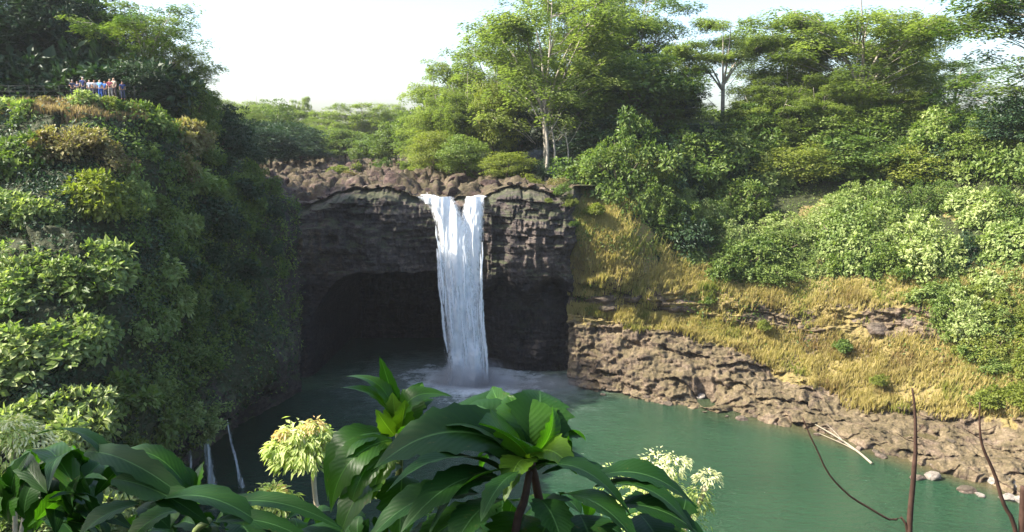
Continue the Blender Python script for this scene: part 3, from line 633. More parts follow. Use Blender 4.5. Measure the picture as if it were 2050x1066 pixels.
tree('full', 945, 134, 130, 190, 'feathery mid sized tree above the right fall stream', BR, var=1)
tree('broad_yellow', 988, 130, 150, 110, 'narrow bright green tree with stacked tufts above the right fall stream', BR)
tree('broad_dark', 1045, 136, 210, 150, 'dark green tree filling the shade behind the pale forked trunk', BR)
tree('broad_yellow', 1015, 117, 300, 120, 'low yellow green shrubby tree right above the falls lip', BR)
tree('broad', 1165, 132, 140, 180, 'bushy green tree left of the dark hollow on the rim', BR)
tree('broad', 1270, 132, 108, 250, 'large bushy tree with layered pale tufts in the middle of the rim', BR)
tree('broad_dark', 1345, 138, 150, 120, 'dark bushy tree at the right end of the middle thicket', BR)
tree('broad_dark', 1225, 124, 235, 200, 'dark low tree over the shaded hollow beside the bare trunks', BR)
tree('broad_dark', 1330, 128, 250, 170, 'dark low tree at the right end of the shaded hollow', BR)
tree('broad_dark', 1400, 130, 250, 140, 'low dark tree just left of the standing umbrella tree', BR)
tree('broad', 1500, 132, 205, 150, 'green tree between the umbrella tree and the slope shrubs', BR)
tree('full', 1570, 134, 120, 200, 'mid height feathery tree beneath the left side of the broad umbrella', BR, var=2)
tree('broad', 1640, 128, 215, 180, 'leafy green tree left of the pale grey trunk', BR)
tree('broad', 1775, 126, 205, 190, 'leafy green tree right of the pale grey trunk', BR)
tree('broad', 1880, 124, 225, 180, 'dark leafy tree at the foot of the bright sky gap', BR)
tree('broad_dark', 2040, 108, 198, 180, 'dark rounded tree with a knob top against the sky at far right', BR)
tree('broad', 1960, 112, 250, 150, 'low dark tree joining the knob topped tree to the slope', BR)
tree('broad_yellow', 1845, 118, 285, 200, 'yellowish low tree above the right slope shrubs', BR)
tree('broad', 1470, 126, 265, 170, 'low green tree behind the pale slope shrubs', BR)
tree('broad_yellow', 1590, 123, 280, 190, 'low olive tree behind the pale slope shrubs near the trunk', BR)
tree('broad', 1715, 122, 270, 190, 'low green tree at the foot of the pale grey trunk', BR)
tree('full', 1545, 131, 165, 190, 'low bright feathery tree under the left side of the broad umbrella crown', BR, var=1)
tree('full', 1640, 129, 150, 170, 'low bright feathery tree just left of the pale grey trunk', BR, var=0)
tree('full', 1765, 130, 140, 190, 'low bright feathery tree just right of the pale grey trunk', BR, var=2)
tree('full', 1860, 126, 190, 170, 'low bright feathery tree at the edge of the far right sky gap', BR, var=1)
tree('full', 1320, 136, 95, 210, 'light feathery tree behind the large bushy tree of the middle rim', BR, var=0)
tree('broad_dark', 1120, 119, 318, 110, 'small dark tree at the base of the bare trunks', BR)
BK = 'trees closing the view behind the right rim'
for i, (px, Yd, tp, w, kd) in enumerate(((1150, 175, 150, 170, 'broad_dark'), (1240, 180, 140, 170, 'full'), (1350, 178, 190, 150, 'broad_far'), (1420, 185, 222, 140, 'broad_far'), (1490, 175, 205, 150, 'broad'), (1570, 180, 170, 150, 'broad_far'), (1650, 178, 120, 160, 'full'), (1745, 180, 110, 170, 'full'), (1830, 175, 190, 160, 'broad_dark'), (1920, 165, 228, 160, 'broad_far'), (2010, 160, 225, 150, 'broad_dark'))):
    tree(kd, px, Yd, tp, w, 'background tree behind the right rim, %s from the waterfall' % ['first', 'second', 'third', 'fourth', 'fifth', 'sixth', 'seventh', 'eighth', 'ninth', 'tenth', 'eleventh'][i], BK, var=i)
# bare pale trunks standing above the lip
for i, (px, w, tp) in enumerate(((1092, 0.27, 235), (1107, 0.18, 255), (1134, 0.13, 265))):
    Yd = 117.5+i*0.5; x = P(px, 300, Yd)[0]; z0 = float(H(x, Yd, False)); z1 = P(px, tp, Yd)[2]
    e = empty('bare_tree', (x, Yd, z0), ['thickest bare pale trunk rising behind the falls lip', 'slimmer bare pale trunk beside the thickest one', 'thin bare pale trunk standing right of the pair'][i], 'tree', 'bare pale trunks above the lip')
    pr = [tube(cr([(0, 0, -1), (0.3, 0, (z1-z0)*0.5), (-0.2, 0.2, z1-z0)], 10), np.linspace(w, w*0.6, 10), 8)]
    obj('trunk', tubes_mesh('trunk', pr, M['bark_pale']), e)
    pr = [tube(cr([(0.1, 0.1, (z1-z0)*f), (s*1.0, 0.2, (z1-z0)*f+1.2), (s*2.2, 0.3, (z1-z0)*f+3.4)], 8), np.linspace(w*0.4, w*0.15, 8), 6) for f, s in ((0.7, 1), (0.85, -1))]
    obj('branch', tubes_mesh('branch', pr, M['bark_pale']), e)
# far up the valley
FV = 'trees up the river valley'
for a in (
 ('full', 450, 215, 188, 190, 'pale yellow green umbrella tree at the far left of the valley', 0),
 ('full', 520, 235, 178, 130, 'highest crown left of centre at the end of the valley', 1),
 ('full', 575, 225, 200, 130, 'feathery tree below the highest left crown in the valley', 2),
 ('umbrella', 607, 240, 182, 60, 'flat topped tree standing alone in the valley skyline', 0),
 ('full', 640, 215, 215, 130, 'feathery green tree left of the domed valley tree', 1),
 ('full', 720, 225, 187, 190, 'domed tree closing the middle of the valley', 2),
 ('full', 785, 240, 197, 100, 'feathery tree at the right shoulder of the domed valley tree', 0),
 ('broad_far', 690, 180, 255, 110, 'rounded bush like tree at the river bend', 0),
 ('broad_far', 745, 168, 275, 110, 'low tree on the river bank under the domed valley tree', 1),
 ('broad_far', 790, 160, 240, 110, 'leafy tree on the river bank left of the bright rounded tree', 0),
 ('broad_far', 835, 150, 215, 110, 'leafy tree leaning to the river left of the bright rounded tree', 1),
 ('broad_dark', 575, 168, 248, 150, 'dark shaded tree over the left river bank', 0),
 ('broad_dark', 505, 150, 240, 150, 'dark shaded tree nearest the left bluff on the river bank', 1),
 ('broad_dark', 625, 185, 258, 100, 'dark shaded tree furthest up the left river bank', 0),
 ('broad_dark', 540, 150, 262, 130, 'low dark tree overhanging the left edge of the river rocks', 0),
 ('broad_dark', 600, 165, 275, 110, 'low dark tree behind the river rocks on the left bank', 1),
 ('broad_dark', 455, 128, 230, 130, 'dark tree rising behind the edge of the left bluff', 1),
 ('broad_far', 545, 200, 210, 130, 'green tree behind the dark trees of the left river bank', 1),
 ('full', 480, 190, 200, 130, 'feathery tree between the bluff and the dark bank trees', 2),
 ('full', 660, 200, 235, 110, 'feathery tree above the river bend', 0)):
    tree(a[0], a[1], a[2], a[3], a[4], a[5], FV, var=a[6])
# left: the big dark trees over the overlook and the feathery one beside them
LT = 'trees behind the overlook'
tree('broad_dark', 40, 92, -60, 330, 'huge dark dense tree at the left edge above the overlook', LT, zb=34.5, var=0)
tree('broad_dark', 130, 92, -50, 190, 'huge dark dense tree right above the visitors', LT, zb=34.5, var=1)
tree('broad_dark', -110, 84, -40, 380, 'dark dense tree reaching in from beyond the left edge', LT, zb=34.5, var=1)
tree('broad_dark', 50, 98, 40, 260, 'lower dark tree filling behind the overlook railing', LT, zb=34.2, var=0)
tree('broad_dark', 165, 98, 60, 130, 'lower dark tree right behind the visitors', LT, zb=34.2, var=1)
tree('sparse', 300, 92, -25, 300, 'feathery backlit tree with drooping layers right of the dark trees', LT, zb=33.5, var=0, rz=2.0)
tree('sparse', 262, 98, -35, 280, 'taller feathery tree behind the backlit one', LT, zb=33.5, var=1)
tree('full', 345, 90, 60, 190, 'short feathery tree beside the backlit one', LT, zb=31.0, var=1, rz=1)
tree('broad', 385, 88, 150, 140, 'low green tree on the bluff edge under the feathery tree', LT, zb=29.0)
tree('broad_dark', 95, 100, -90, 300, 'huge dark tree rising behind the overlook thicket', LT, zb=34.5, var=0)
tree('broad_dark', 150, 96, 10, 190, 'dark tree with a steep right edge behind the visitors', LT, zb=34.5, var=1)
tree('broad_dark', 285, 82, 130, 130, 'low dark tree on the bluff between visitors and feathery tree', LT, zb=33.0)
tree('broad_dark', 440, 95, 215, 150, 'dark shrubby tree where the bluff edge drops toward the river', LT, zb=26.0)
tree('broad_dark', 480, 100, 280, 110, 'last dark tree on the bluff above the river rocks', LT, zb=25.0)

random.seed(8)
for i, (px, Yd, s) in enumerate(((-20, 82, 2.4), (25, 82, 2.4), (70, 83, 2.4), (110, 84, 2.5), (150, 84, 2.4), (185, 84, 2.2), (215, 83, 1.8), (0, 88, 3.6), (70, 89, 3.6), (135, 90, 3.6), (190, 90, 3.0), (260, 86, 2.2), (310, 86, 2.2))):
    q = P(px, 280, Yd); plant('dark', 'shrub', (q[0], Yd, 34.3), s, 'dark rounded thicket shrub behind the overlook, %s from the left edge' % ORD[i if i < 7 else i], 'shrub', 'dark thicket behind the visitors')
random.seed(17)
for i in range(15):
    px = -10+i*25+random.uniform(-8, 8)+(70 if 5 <= i <= 8 else 0); q = bluff_pt(2+(px+60)/120.0 if px < 180 else 4+(px-180)/120.0, 0.05)
    plant(random.choice(['dry', 'dry', 'yellow', 'mid']), 'shrub', (q[0], q[1], q[2]-0.35), random.uniform(0.38, 0.62), 'small scrubby bush on the overlook edge, %s from the left' % ORD[i], 'shrub', 'scrub along the overlook edge')
# shrubs on the left bluff, row by row
rw = ['top', 'second', 'third', 'fourth', 'fifth', 'sixth', 'seventh', 'lowest']
random.seed(11)
for ri, v in enumerate((0.18, 0.75, 1.4, 2.05, 2.7, 3.3, 3.9, 4.5)):
    k = 0
    for ui in np.arange(1.25+0.2*(ri % 2), 8.3, 0.42):
        if v > 2.6 and ui > 7.0: continue
        if v > 2.9 and ui > 5.9: continue
        if v > 3.6 and ui > 5.7: continue
        if v < 0.5 and 3.3 < ui < 4.9: s0 = 0.55
        else: s0 = 1.0
        u_ = ui+random.uniform(-.15, .15); v_ = v+random.uniform(-.15, .15)
        p = bluff_pt(u_, max(v_, 0.03)); pz = P(0, 0, 1)
        if ri <= 1: kind = random.choice(['dry', 'dry', 'mid', 'pale']) if u_ < 6 else random.choice(['mid', 'dark'])
        elif u_ < 4.6: kind = random.choice(['pale', 'pale', 'pale', 'pale', 'mid', 'yellow'])
        elif u_ < 5.8: kind = random.choice(['mid', 'pale', 'mid', 'dark'])
        else: kind = random.choice(['dark', 'mid', 'dark'])
        sc = s0*random.uniform(0.7, 1.2)*(0.75 if u_ > 6.5 else 1.0)
        lab = '%s shrub on the left bluff, %s from the viewpoint in the %s row' % (KN[kind], ORD[k], rw[ri])
        plant(kind, 'shrub', (p[0]+0.2, p[1], p[2]-0.3), sc, lab, 'shrub', 'shrubs covering the left bluff'); k += 1
# shrubs on the right slope
random.seed(12)
rw2 = ['topmost', 'second', 'third', 'lowest']
def slope_row(ri, vlist, lo, hi, step, kinds, smin, smax, nmr, what):
    k = 0
    for ui in np.arange(lo, hi, step):
        u_ = ui+random.uniform(-.08, .08); v_ = np.interp(ui, *vlist)+random.uniform(-.12, .12); p = slope_pt(max(u_, 0.02), v_)
        kind = random.choice(kinds)
        lab = '%s %s on the right slope, %s from the waterfall in the %s row' % (KN[kind], what, ORD[k], nmr)
        plant(kind, 'shrub', (p[0], p[1], p[2]-0.3), random.uniform(smin, smax), lab, 'shrub', 'shrubs on the right slope'); k += 1
BIG = ['big_pale', 'big_mid', 'big_pale', 'big_mid', 'big_yellow', 'big_dark']
slope_row(0, ([0, 6], [6.4, 6.4]), 0.55, 5.9, 0.30, ['big_mid', 'big_dark', 'big_mid', 'big_pale'], 1.3, 2.0, 'topmost', 'shrub')
slope_row(1, ([0, 6], [5.95, 5.95]), 0.85, 5.9, 0.27, BIG, 1.1, 1.6, 'second', 'shrub')
slope_row(2, ([1, 2, 3, 6], [5.6, 5.45, 5.4, 5.5]), 1.2, 5.9, 0.25, ['big_pale', 'big_mid', 'big_pale'], 0.75, 1.25, 'third', 'shrub')
slope_row(3, ([1.6, 2.5, 3.5, 4.2, 6], [5.35, 5.15, 5.2, 5.0, 5.0]), 1.6, 5.9, 0.24, ['big_pale', 'big_mid', 'big_pale', 'big_dark'], 0.65, 1.15, 'fourth', 'shrub')
slope_row(4, ([1.9, 2.5, 3.5, 4.2, 6], [5.0, 4.85, 4.95, 4.6, 4.5]), 2.0, 5.9, 0.22, ['pale', 'mid', 'pale', 'big_mid'], 0.75, 1.1, 'fifth', 'shrub')
slope_row(5, ([4.0, 5, 6], [4.1, 4.0, 4.0]), 4.1, 5.9, 0.19, ['big_yellow', 'big_pale', 'big_yellow', 'big_mid'], 0.6, 0.9, 'sixth', 'shrub')
slope_row(6, ([4.2, 4.6, 5, 6], [3.6, 3.5, 3.4, 3.4]), 4.3, 5.9, 0.17, ['big_yellow', 'big_mid', 'big_yellow', 'big_pale'], 0.55, 0.8, 'seventh', 'shrub')
slope_row(7, ([4.2, 4.6, 5, 6], [2.9, 2.8, 2.75, 2.75]), 4.45, 5.9, 0.17, ['yellow', 'mid', 'big_yellow'], 0.75, 1.0, 'eighth', 'shrub')
slope_row(8, ([4.2, 4.6, 5, 6], [2.35, 2.3, 2.3, 2.3]), 4.7, 5.9, 0.17, ['yellow', 'mid', 'yellow'], 0.6, 0.9, 'lowest', 'shrub')
# low bushes on the river bed and lip
for i, (px, Yd, s, kd, lb) in enumerate(((672, 140, .9, 'yellow', 'small yellow green bush among the river rocks at the bend'), (700, 133, .7, 'dry', 'brownish bush among the river rocks above the cave'), (715, 146, 1.0, 'yellow', 'yellowish bush on the river rocks under the domed valley tree'), (1060, 112, .8, 'yellow', 'yellow green bush hanging over the lip right of the falls'), (1120, 110, .7, 'dry', 'brown tinged bush at the corner where wall meets slope'), (1000, 122, .9, 'yellow', 'bright bush at the tree line right above the falls'), (940, 124, .9, 'mid', 'green bush at the tree line above the gap between streams'), (815, 140, 1.1, 'mid', 'green bush at the foot of the bright rounded tree'), (760, 150, 1.2, 'mid', 'green bush on the river bank left of the bright rounded tree'), (1170, 112, .9, 'mid', 'green bush above the top corner of the right slope'), (1210, 114, .9, 'pale', 'pale bush above the top corner of the right slope'))):
    x = P(px, 300, Yd)[0]; plant(kd, 'bush', (x, Yd, float(H(x, Yd, False))), s, lb, 'bush')

for i, (px, py, Yd, s, kd, lb) in enumerate(((1126, 378, 103.6, .55, 'mid', 'green bush hanging over the top corner of the fall wall'), (1143, 402, 103.0, .5, 'yellow', 'yellow green bush clinging just below the wall top corner'), (1150, 446, 102.8, .42, 'mid', 'green bush clinging to the wall corner above the dark recess'), (1158, 505, 102.8, .38, 'dry', 'brownish bush clinging low on the wall corner'), (1098, 398, 102.6, .3, 'yellow', 'small bright bush on the rock right of the right stream'), (1190, 420, 103.6, .5, 'yellow', 'yellow green bush on the golden grass beside the wall corner'), (1215, 560, 102.6, .4, 'mid', 'small green bush in the golden grass above the rocky shore corner'), (1420, 600, 102.4, .5, 'mid', 'small green bush beside the dark outcrops in the grass'), (1530, 650, 99, .5, 'yellow', 'small yellow green bush in the middle of the grass slope'), (1690, 690, 95, .55, 'mid', 'small green bush low in the golden grass'), (1760, 760, 89, .5, 'yellow', 'small yellow green bush near the foot of the golden grass'))):
    q = P(px, py, Yd); plant(kd, 'bush', (q[0], q[1], q[2]-0.4), s, lb, 'bush')
# undergrowth between the shrubs, as one mass per bank
def scatter_leaves(name, Gd, mask, n, lsz, mat, seed, label, up=0.6, off=0.25):
    q = np.random.default_rng(seed); nrm = normals(Gd); nrm = nrm*np.sign(nrm[..., 2:3]+nrm[..., 0:1]*0.0+1e-6)
    w = mask.ravel(); w = w/w.sum(); k = q.choice(len(w), n, p=w); g = Gd.reshape(-1, 3)[k]; nn_ = nrm.reshape(-1, 3)[k]
    C = g+q.normal(size=(n, 3))*0.22+nn_*off*q.random((n, 1)); A = rdir(n, q)+np.array([0, 0, -0.3]); Nn = nn_+np.array([0, 0, up])+0.4*rdir(n, q); Ls = lsz*(0.6+0.8*q.random(n))
    o = obj(name, leaves_mesh(name, C, A, Nn, Ls, Ls*0.32, np.clip(0.5+0.5*vn(C*0.4, seed)+0.3*(q.random(n)-0.5), 0, 1), M[mat])); tag(o, label, kind='stuff'); return o
mk = np.clip(1-sstep(4.6, 5.6, np.linspace(0, 6, 300))[:, None]*np.ones((1, 420)), 0, 1)*(1-0.75*sstep(6.5, 8.5, np.linspace(0, 9, 420))[None, :])*(1-0.7*sstep(2.8, 3.6, np.linspace(0, 6, 300))[:, None]*sstep(4.8, 5.8, np.linspace(0, 9, 420))[None, :])*sstep(0.8, 1.6, np.linspace(0, 9, 420))[None, :]
mk = mk*(0.25+sstep(-0.3, 0.3, fbm(BLUFF_G, 0.3, 3, 77)))
scatter_leaves('undergrowth', BLUFF_G, mk, 60000, 0.30, 'leaf_dark', 78, 'leafy undergrowth and vines hanging on the left bluff', up=0.2)
scatter_leaves('undergrowth', BLUFF_G, mk*sstep(3.5, 5, np.linspace(0, 9, 420))[None, :]*(1-0.85*sstep(2.9, 3.7, np.linspace(0, 6, 300))[:, None]*sstep(5.0, 6.0, np.linspace(0, 9, 420))[None, :])*sstep(-0.2, 0.3, fbm(BLUFF_G, 0.5, 3, 97)), 45000, 0.30, 'leaf_mid', 99, 'green creepers over the shaded side of the left bluff', up=0.3, off=0.6)
nr, nc = SLOPE_G.shape[:2]; vv = np.linspace(0, 7, nr)[:, None]; uu = np.linspace(0, 6, nc)[None, :]
mk = sstep(4.5, 5.1, vv)*np.ones((1, nc))+sstep(2.1, 2.4, vv)*sstep(4.3, 4.8, uu)+0.40*sstep(2.2, 2.5, vv)*sstep(-0.05, 0.3, fbm(SLOPE_G, 0.3, 4, 98))
scatter_leaves('undergrowth', SLOPE_G, mk, 75000, 0.28, 'leaf_mid', 79, 'low leafy growth between the shrubs of the right slope')
# dry grass on the right bank
def grass_blades(name, Gd, mask, n, hmin, hmax, seed, label, per=5, gmat='grass'):
    q = np.random.default_rng(seed); w = mask.ravel(); w = w/w.sum(); k = q.choice(len(w), n, p=w); g = Gd.reshape(-1, 3)[k]+q.normal(size=(n, 3))*np.array([0.12, 0.12, 0.02])
    g = np.repeat(g, per, 0); m = len(g); hh = np.repeat(q.uniform(hmin, hmax, n)*(0.75+0.5*vn(g[::per]*0.6, 3)), per)*q.uniform(0.6, 1.1, m)
    lean = rdir(m, q)*0.35; lean[:, 2] = 0; tip = g+np.array([0, 0, 1])*hh[:, None]+lean*hh[:, None]+np.array([0.1, -0.15, 0])*hh[:, None]; a = q.random(m)*PI; s = np.stack([np.cos(a), np.sin(a), 0*a], -1)*(0.025+0.03*q.random(m))[:, None]
    g = g-np.array([0, 0, 0.1]); mid = g*0.5+tip*0.5-lean*hh[:, None]*0.2
    V = np.stack([g-s, g+s, mid+s*0.9, tip, mid-s*0.9], 1).reshape(-1, 3); i = np.arange(m)[:, None]*5
    F = np.concatenate([i+np.array([[0, 1, 2]]), i+np.array([[0, 2, 4]]), i+np.array([[4, 2, 3]])])
    t = np.repeat(np.clip(0.5+0.45*vn(Gd.reshape(-1, 3)[k]*0.35, seed)+0.3*(q.random(n)-0.5), 0, 1), per)
    o = obj(name, mesh(name, V, F, M[gmat], False, {'tint': np.repeat(t, 5)})); tag(o, label, kind='stuff'); return o
wob = fbm(SLOPE_G, 0.25, 3, 91)
gm = sstep(1.95, 2.15, vv+wob*0.35)*(1-sstep(2.9, 3.1, vv))+0.9*sstep(3.6, 4.1, vv+wob*0.5)*(1-sstep(4.6, 5.2, vv))+0.28*sstep(2.9, 3.1, vv)*(1-sstep(3.6, 4.0, vv))*sstep(-.1, .2, wob)+0.0
gm = np.maximum(gm, (sstep(3.2, 3.8, vv+wob)*(1-sstep(5.6, 6.2, vv)))*(1-sstep(0.7, 1.3, uu)))
gm = gm*(0.2+0.8*sstep(-0.4, 0.1, fbm(SLOPE_G, 0.4, 4, 92)))
grass_blades('dry_grass', SLOPE_G, gm, 48000, 0.45, 1.4, 93, 'golden dry grass on the right bank above the rocks', 5)
mk = np.zeros((300, 420)); mk[:14] = 1; mk[:, :140] *= 1
grass_blades('dry_grass', BLUFF_G, mk*sstep(1.0, 1.6, np.linspace(0, 9, 420))[None, :]*(1-sstep(5.2, 6.2, np.linspace(0, 9, 420)))[None, :], 4500, 0.25, 0.8, 94, 'dry brownish grass along the top edge of the left bluff', 5, 'grass_brown')

# boulders
def boulder_mesh(seed, mat, flat=0.6, sub=4):
    import bmesh
    bm = bmesh.new(); bmesh.ops.create_icosphere(bm, subdivisions=sub, radius=1.0)
    V = np.array([v.co[:] for v in bm.verts]); F = np.array([[v.index for v in f.verts] for f in bm.faces]); bm.free()
    q = np.random.default_rng(seed)
    for k in range(11):                    # knock flat facets off the ball
        d = rdir(1, q)[0]; c = q.uniform(0.55, 0.85); s = V@d-c; V = V-np.clip(s, 0, None)[:, None]*d*0.92
    V = V*(1+0.12*fbm(V, 1.6, 4, seed)[:, None]); V = V*np.array([1.0, 0.8, flat]); return mesh('boulder', V, F, M[mat], False)
BM = {m: [boulder_mesh(s, m) for s in range(3)] for m in ('brown_rock', 'pale_rock', 'lava')}
def boulder(mat, loc, sc, label, group=None):
    o = obj('boulder', random.choice(BM[mat])); o.location = loc; o.scale = (sc, sc, sc*random.uniform(.7, 1.1)); o.rotation_euler = (random.uniform(-.2, .2), random.uniform(-.2, .2), random.uniform(0, 6.3)); tag(o, label, 'boulder', group)
random.seed(21)
for i, (px, py, s, mt, lb) in enumerate((
 (1948, 945, 1.15, 'pale_rock', 'whitest angular boulder at the water edge on the right'), (1985, 965, .75, 'pale_rock', 'small pale boulder just right of the whitest one'),
 (2030, 978, 1.3, 'pale_rock', 'large pale boulder at the right edge of the shore'), (2015, 1000, .8, 'pale_rock', 'pale low boulder below the large pale one'),
 (2045, 1005, .7, 'pale_rock', 'pale boulder half hidden by the black stake'), (1865, 955, 1.0, 'pale_rock', 'flat pale rock awash in the pool'),
 (1838, 958, .8, 'brown_rock', 'brown rock awash beside the flat pale one'), (1935, 985, .85, 'brown_rock', 'brown rock awash left of the pale boulders'),
 (1960, 992, .55, 'pale_rock', 'small pale rock awash below the brown one'), (1720, 900, .5, 'brown_rock', 'small brown rock in the shallows by the fallen branch'),
 (1765, 915, .7, 'brown_rock', 'brown rock at the waterline right of the fallen branch'), (1800, 905, .9, 'brown_rock', 'rounded brown boulder on the shore left of the tall dead stem'),
 (1400, 795, 1.1, 'pale_rock', 'tan ledge rock at the waterline below the shore hollow'), (1450, 800, .8, 'pale_rock', 'tan rock right of the ledge rock at the waterline'), (1180, 765, 1.0, 'brown_rock', 'brown rock at the foot of the bank nearest the falls'),
 (1215, 772, .8, 'brown_rock', 'second brown rock out from the falls at the bank foot'), (1900, 890, .9, 'brown_rock', 'brown boulder on the gravel between the two dead stems'),
 (1550, 815, .8, 'brown_rock', 'brown boulder at the middle of the rocky shore'), (1680, 850, .9, 'brown_rock', 'brown boulder on the shore above the fallen branch'))):
    q = PG(px, py, 0.0); boulder(mt, (q[0], q[1], 0.1*s), s, lb, 'boulders along the right shore')
random.seed(63)
for i in range(22):
    px = 1175+i*39+random.uniform(-14, 14); py = float(np.interp(px, cols, r1))+random.uniform(-10, 9); q = PG(px, py, 0.1); sz = random.uniform(.28, .75)
    boulder(random.choice(['brown_rock', 'brown_rock', 'pale_rock']) if i > 12 else 'brown_rock', (q[0], q[1], 0.05), sz, '%s rock of the rubble along the waterline, %s out from the falls' % ('larger' if sz > .5 else 'small', ORD[i]), 'rubble along the waterline')
near = ['nearest the left lip', 'above the cave roof', 'left of the falls', 'beside the left stream', 'behind the falls', 'right of the falls']
cnt = {}
for i in range(24):
    x = -30+i*1.55+random.uniform(-.4, .4)
    if -12.8 < x < -3.4: continue
    fy_, fz_ = front(x); s_ = random.uniform(.35, .95)
    boulder(random.choice(['lava', 'lava', 'brown_rock']), (x, float(fy_)+random.uniform(1.4, 2.8), float(fz_)+s_*0.15), s_, 'rough boulder perched on the cliff lip %s the falls, %s along' % ('left of' if x < -8 else 'right of', ORD[i if x < -8 else i-16]), 'boulders on the cliff lip')
for i in range(70):
    px = random.uniform(520, 1110); Yd = random.choice([random.uniform(107, 120), random.uniform(112, 160)]); x = P(px, 300, Yd)[0]
    if abs(x+14+0.27*(Yd-104)) > 23: continue
    reg = near[int(min(5, (px-520)/99))]; cnt[reg] = cnt.get(reg, 0)+1
    boulder('lava', (x, Yd, float(H(x, Yd))-0.1), random.uniform(.5, 1.9), 'reddish lava boulder on the river bed %s, %s of that patch' % (reg, ORD[cnt[reg]-1]), 'lava boulders on the river bed')
boulder('brown_rock', (P(923, 398, 102.6)[0], 103.0, 22.9), 1.0, 'dark wedge rock splitting the two streams at the falls lip')

random.seed(44)
for i in range(17):
    u_ = 0.5+i*0.27+random.uniform(-.06, .06); p = slope_pt(u_, random.uniform(3.1, 3.75)); s_ = random.uniform(1.0, 2.1)
    o = obj('rock_outcrop', random.choice(BM['brown_rock'])); o.location = (p[0]+0.35, p[1]+0.75, p[2]-0.25); o.scale = (s_*1.3, s_, s_*random.uniform(.8, 1.2)); o.rotation_euler = (0.2, random.uniform(-.3, .3), random.uniform(-.5, .5))
    tag(o, 'dark rock outcrop jutting from the dry grass, %s from the waterfall' % ORD[i], 'rock', 'rock outcrops in the grass slope')
# fallen branch in the shallows
b0 = PG(1745, 930, 0.1); e = empty('fallen_branch', b0, 'bleached fallen branch lying in the shallows off the right shore', 'branch')
pr = [tube(cr([PG(1745, 928, .15)-b0, PG(1718, 905, .25)-b0, PG(1680, 878, .35)-b0, PG(1632, 850, .7)-b0], 14), np.linspace(.13, .05, 14), 6), tube(cr([PG(1716, 904, .25)-b0, PG(1690, 890, .2)-b0, PG(1640, 868, .3)-b0], 8), np.linspace(.07, .03, 8), 5), tube(cr([PG(1690, 886, .3)-b0, PG(1672, 866, .8)-b0, PG(1655, 850, .9)-b0], 8), np.linspace(.05, .02, 8), 5)]
obj('limb', tubes_mesh('limb', pr, M['driftwood']), e)

# ------------------------------------------------------------ foreground plants
def blade_mat(name, c1, c2, rough=0.36, trans=0.42, spec=0.22):
    m, t = nm(name); uvn = N(t, 'ShaderNodeUVMap', uv_map='uv'); sx = N(t, 'ShaderNodeSeparateXYZ'); L(t, uvn.outputs[0], sx.inputs[0])
    s = math_(t, 'ABSOLUTE', math_(t, 'SUBTRACT', sx.outputs['X'], 0.5))
    ph = math_(t, 'MULTIPLY', math_(t, 'SUBTRACT', sx.outputs['Y'], math_(t, 'MULTIPLY', s, 0.45)), 95.0); vein = math_(t, 'SINE', ph)
    mid = ramp(t, s, [(0.0, (1, 1, 1)), (0.028, (0, 0, 0))]); oi = N(t, 'ShaderNodeObjectInfo'); n = noise(t, 6, 3)
    c = mixc(t, math_(t, 'ADD', math_(t, 'MULTIPLY', n.outputs[0], 0.5), math_(t, 'MULTIPLY', oi.outputs['Random'], 0.5)), c1, c2)
    vm = ramp(t, vein, [(0.0, (0.97, 0.97, 0.96)), (1.0, (1.03, 1.03, 1.02))]); c = mixc(t, 1.0, c, vm, 'MULTIPLY')
    nb = noise(t, 22, 5, 0.75); bm_ = ramp(t, nb.outputs[0], [(0.63, (0, 0, 0)), (0.72, (1, 1, 1))]); c = mixc(t, math_(t, 'MULTIPLY', bm_, 0.55), c, (0.10, 0.075, 0.02))
    c = mixc(t, math_(t, 'MULTIPLY', mid, 0.65), c, tuple(min(1, x*2.2+0.03) for x in c2))
    p = N(t, 'ShaderNodeBsdfPrincipled'); L(t, c, p.inputs['Base Color']); p.inputs['Roughness'].default_value = rough; p.inputs['Specular IOR Level'].default_value = spec
    b = N(t, 'ShaderNodeBump'); b.inputs['Strength'].default_value = 0.12; b.inputs['Distance'].default_value = 0.002
    L(t, math_(t, 'SUBTRACT', vein, math_(t, 'MULTIPLY', mid, 2.0)), b.inputs['Height']); L(t, b.outputs[0], p.inputs['Normal'])
    tr = N(t, 'ShaderNodeBsdfTranslucent'); L(t, mixc(t, 1.0, c, (2.2, 2.6, 0.5), 'MULTIPLY'), tr.inputs[0]); L(t, b.outputs[0], tr.inputs['Normal'])
    mx = N(t, 'ShaderNodeMixShader'); mx.inputs[0].default_value = trans; L(t, p.outputs[0], mx.inputs[1]); L(t, tr.outputs[0], mx.inputs[2])
    o = N(t, 'ShaderNodeOutputMaterial'); L(t, mx.outputs[0], o.inputs[0]); return m
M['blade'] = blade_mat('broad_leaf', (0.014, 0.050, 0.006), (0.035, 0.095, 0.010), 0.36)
M['blade_dark'] = blade_mat('broad_leaf_dark', (0.005, 0.022, 0.004), (0.014, 0.046, 0.007), 0.5, 0.18, 0.10)  # deep leaf green, painted darker still in place of shade
M['blade_bright'] = blade_mat('broad_leaf_young', (0.05, 0.11, 0.010), (0.09, 0.16, 0.016), 0.35, 0.45)
M['stalk'] = simple_mat('green_stalk', (0.10, 0.13, 0.04), 0.6, 0.3, 0.3, 30)
M['pale_stalk'] = simple_mat('pale_stalk', (0.42, 0.36, 0.24), 0.7, 0.3, 0.25, 30)
M['flower'] = foliage_mat('cream_flower', [(0.45, 0.46, 0.25), (0.62, 0.60, 0.38), (0.72, 0.62, 0.35)], trans=0.3)
M['flower_leaf'] = foliage_mat('young_leaf', [(0.22, 0.30, 0.07), (0.38, 0.44, 0.16), (0.60, 0.58, 0.32)], trans=0.4)
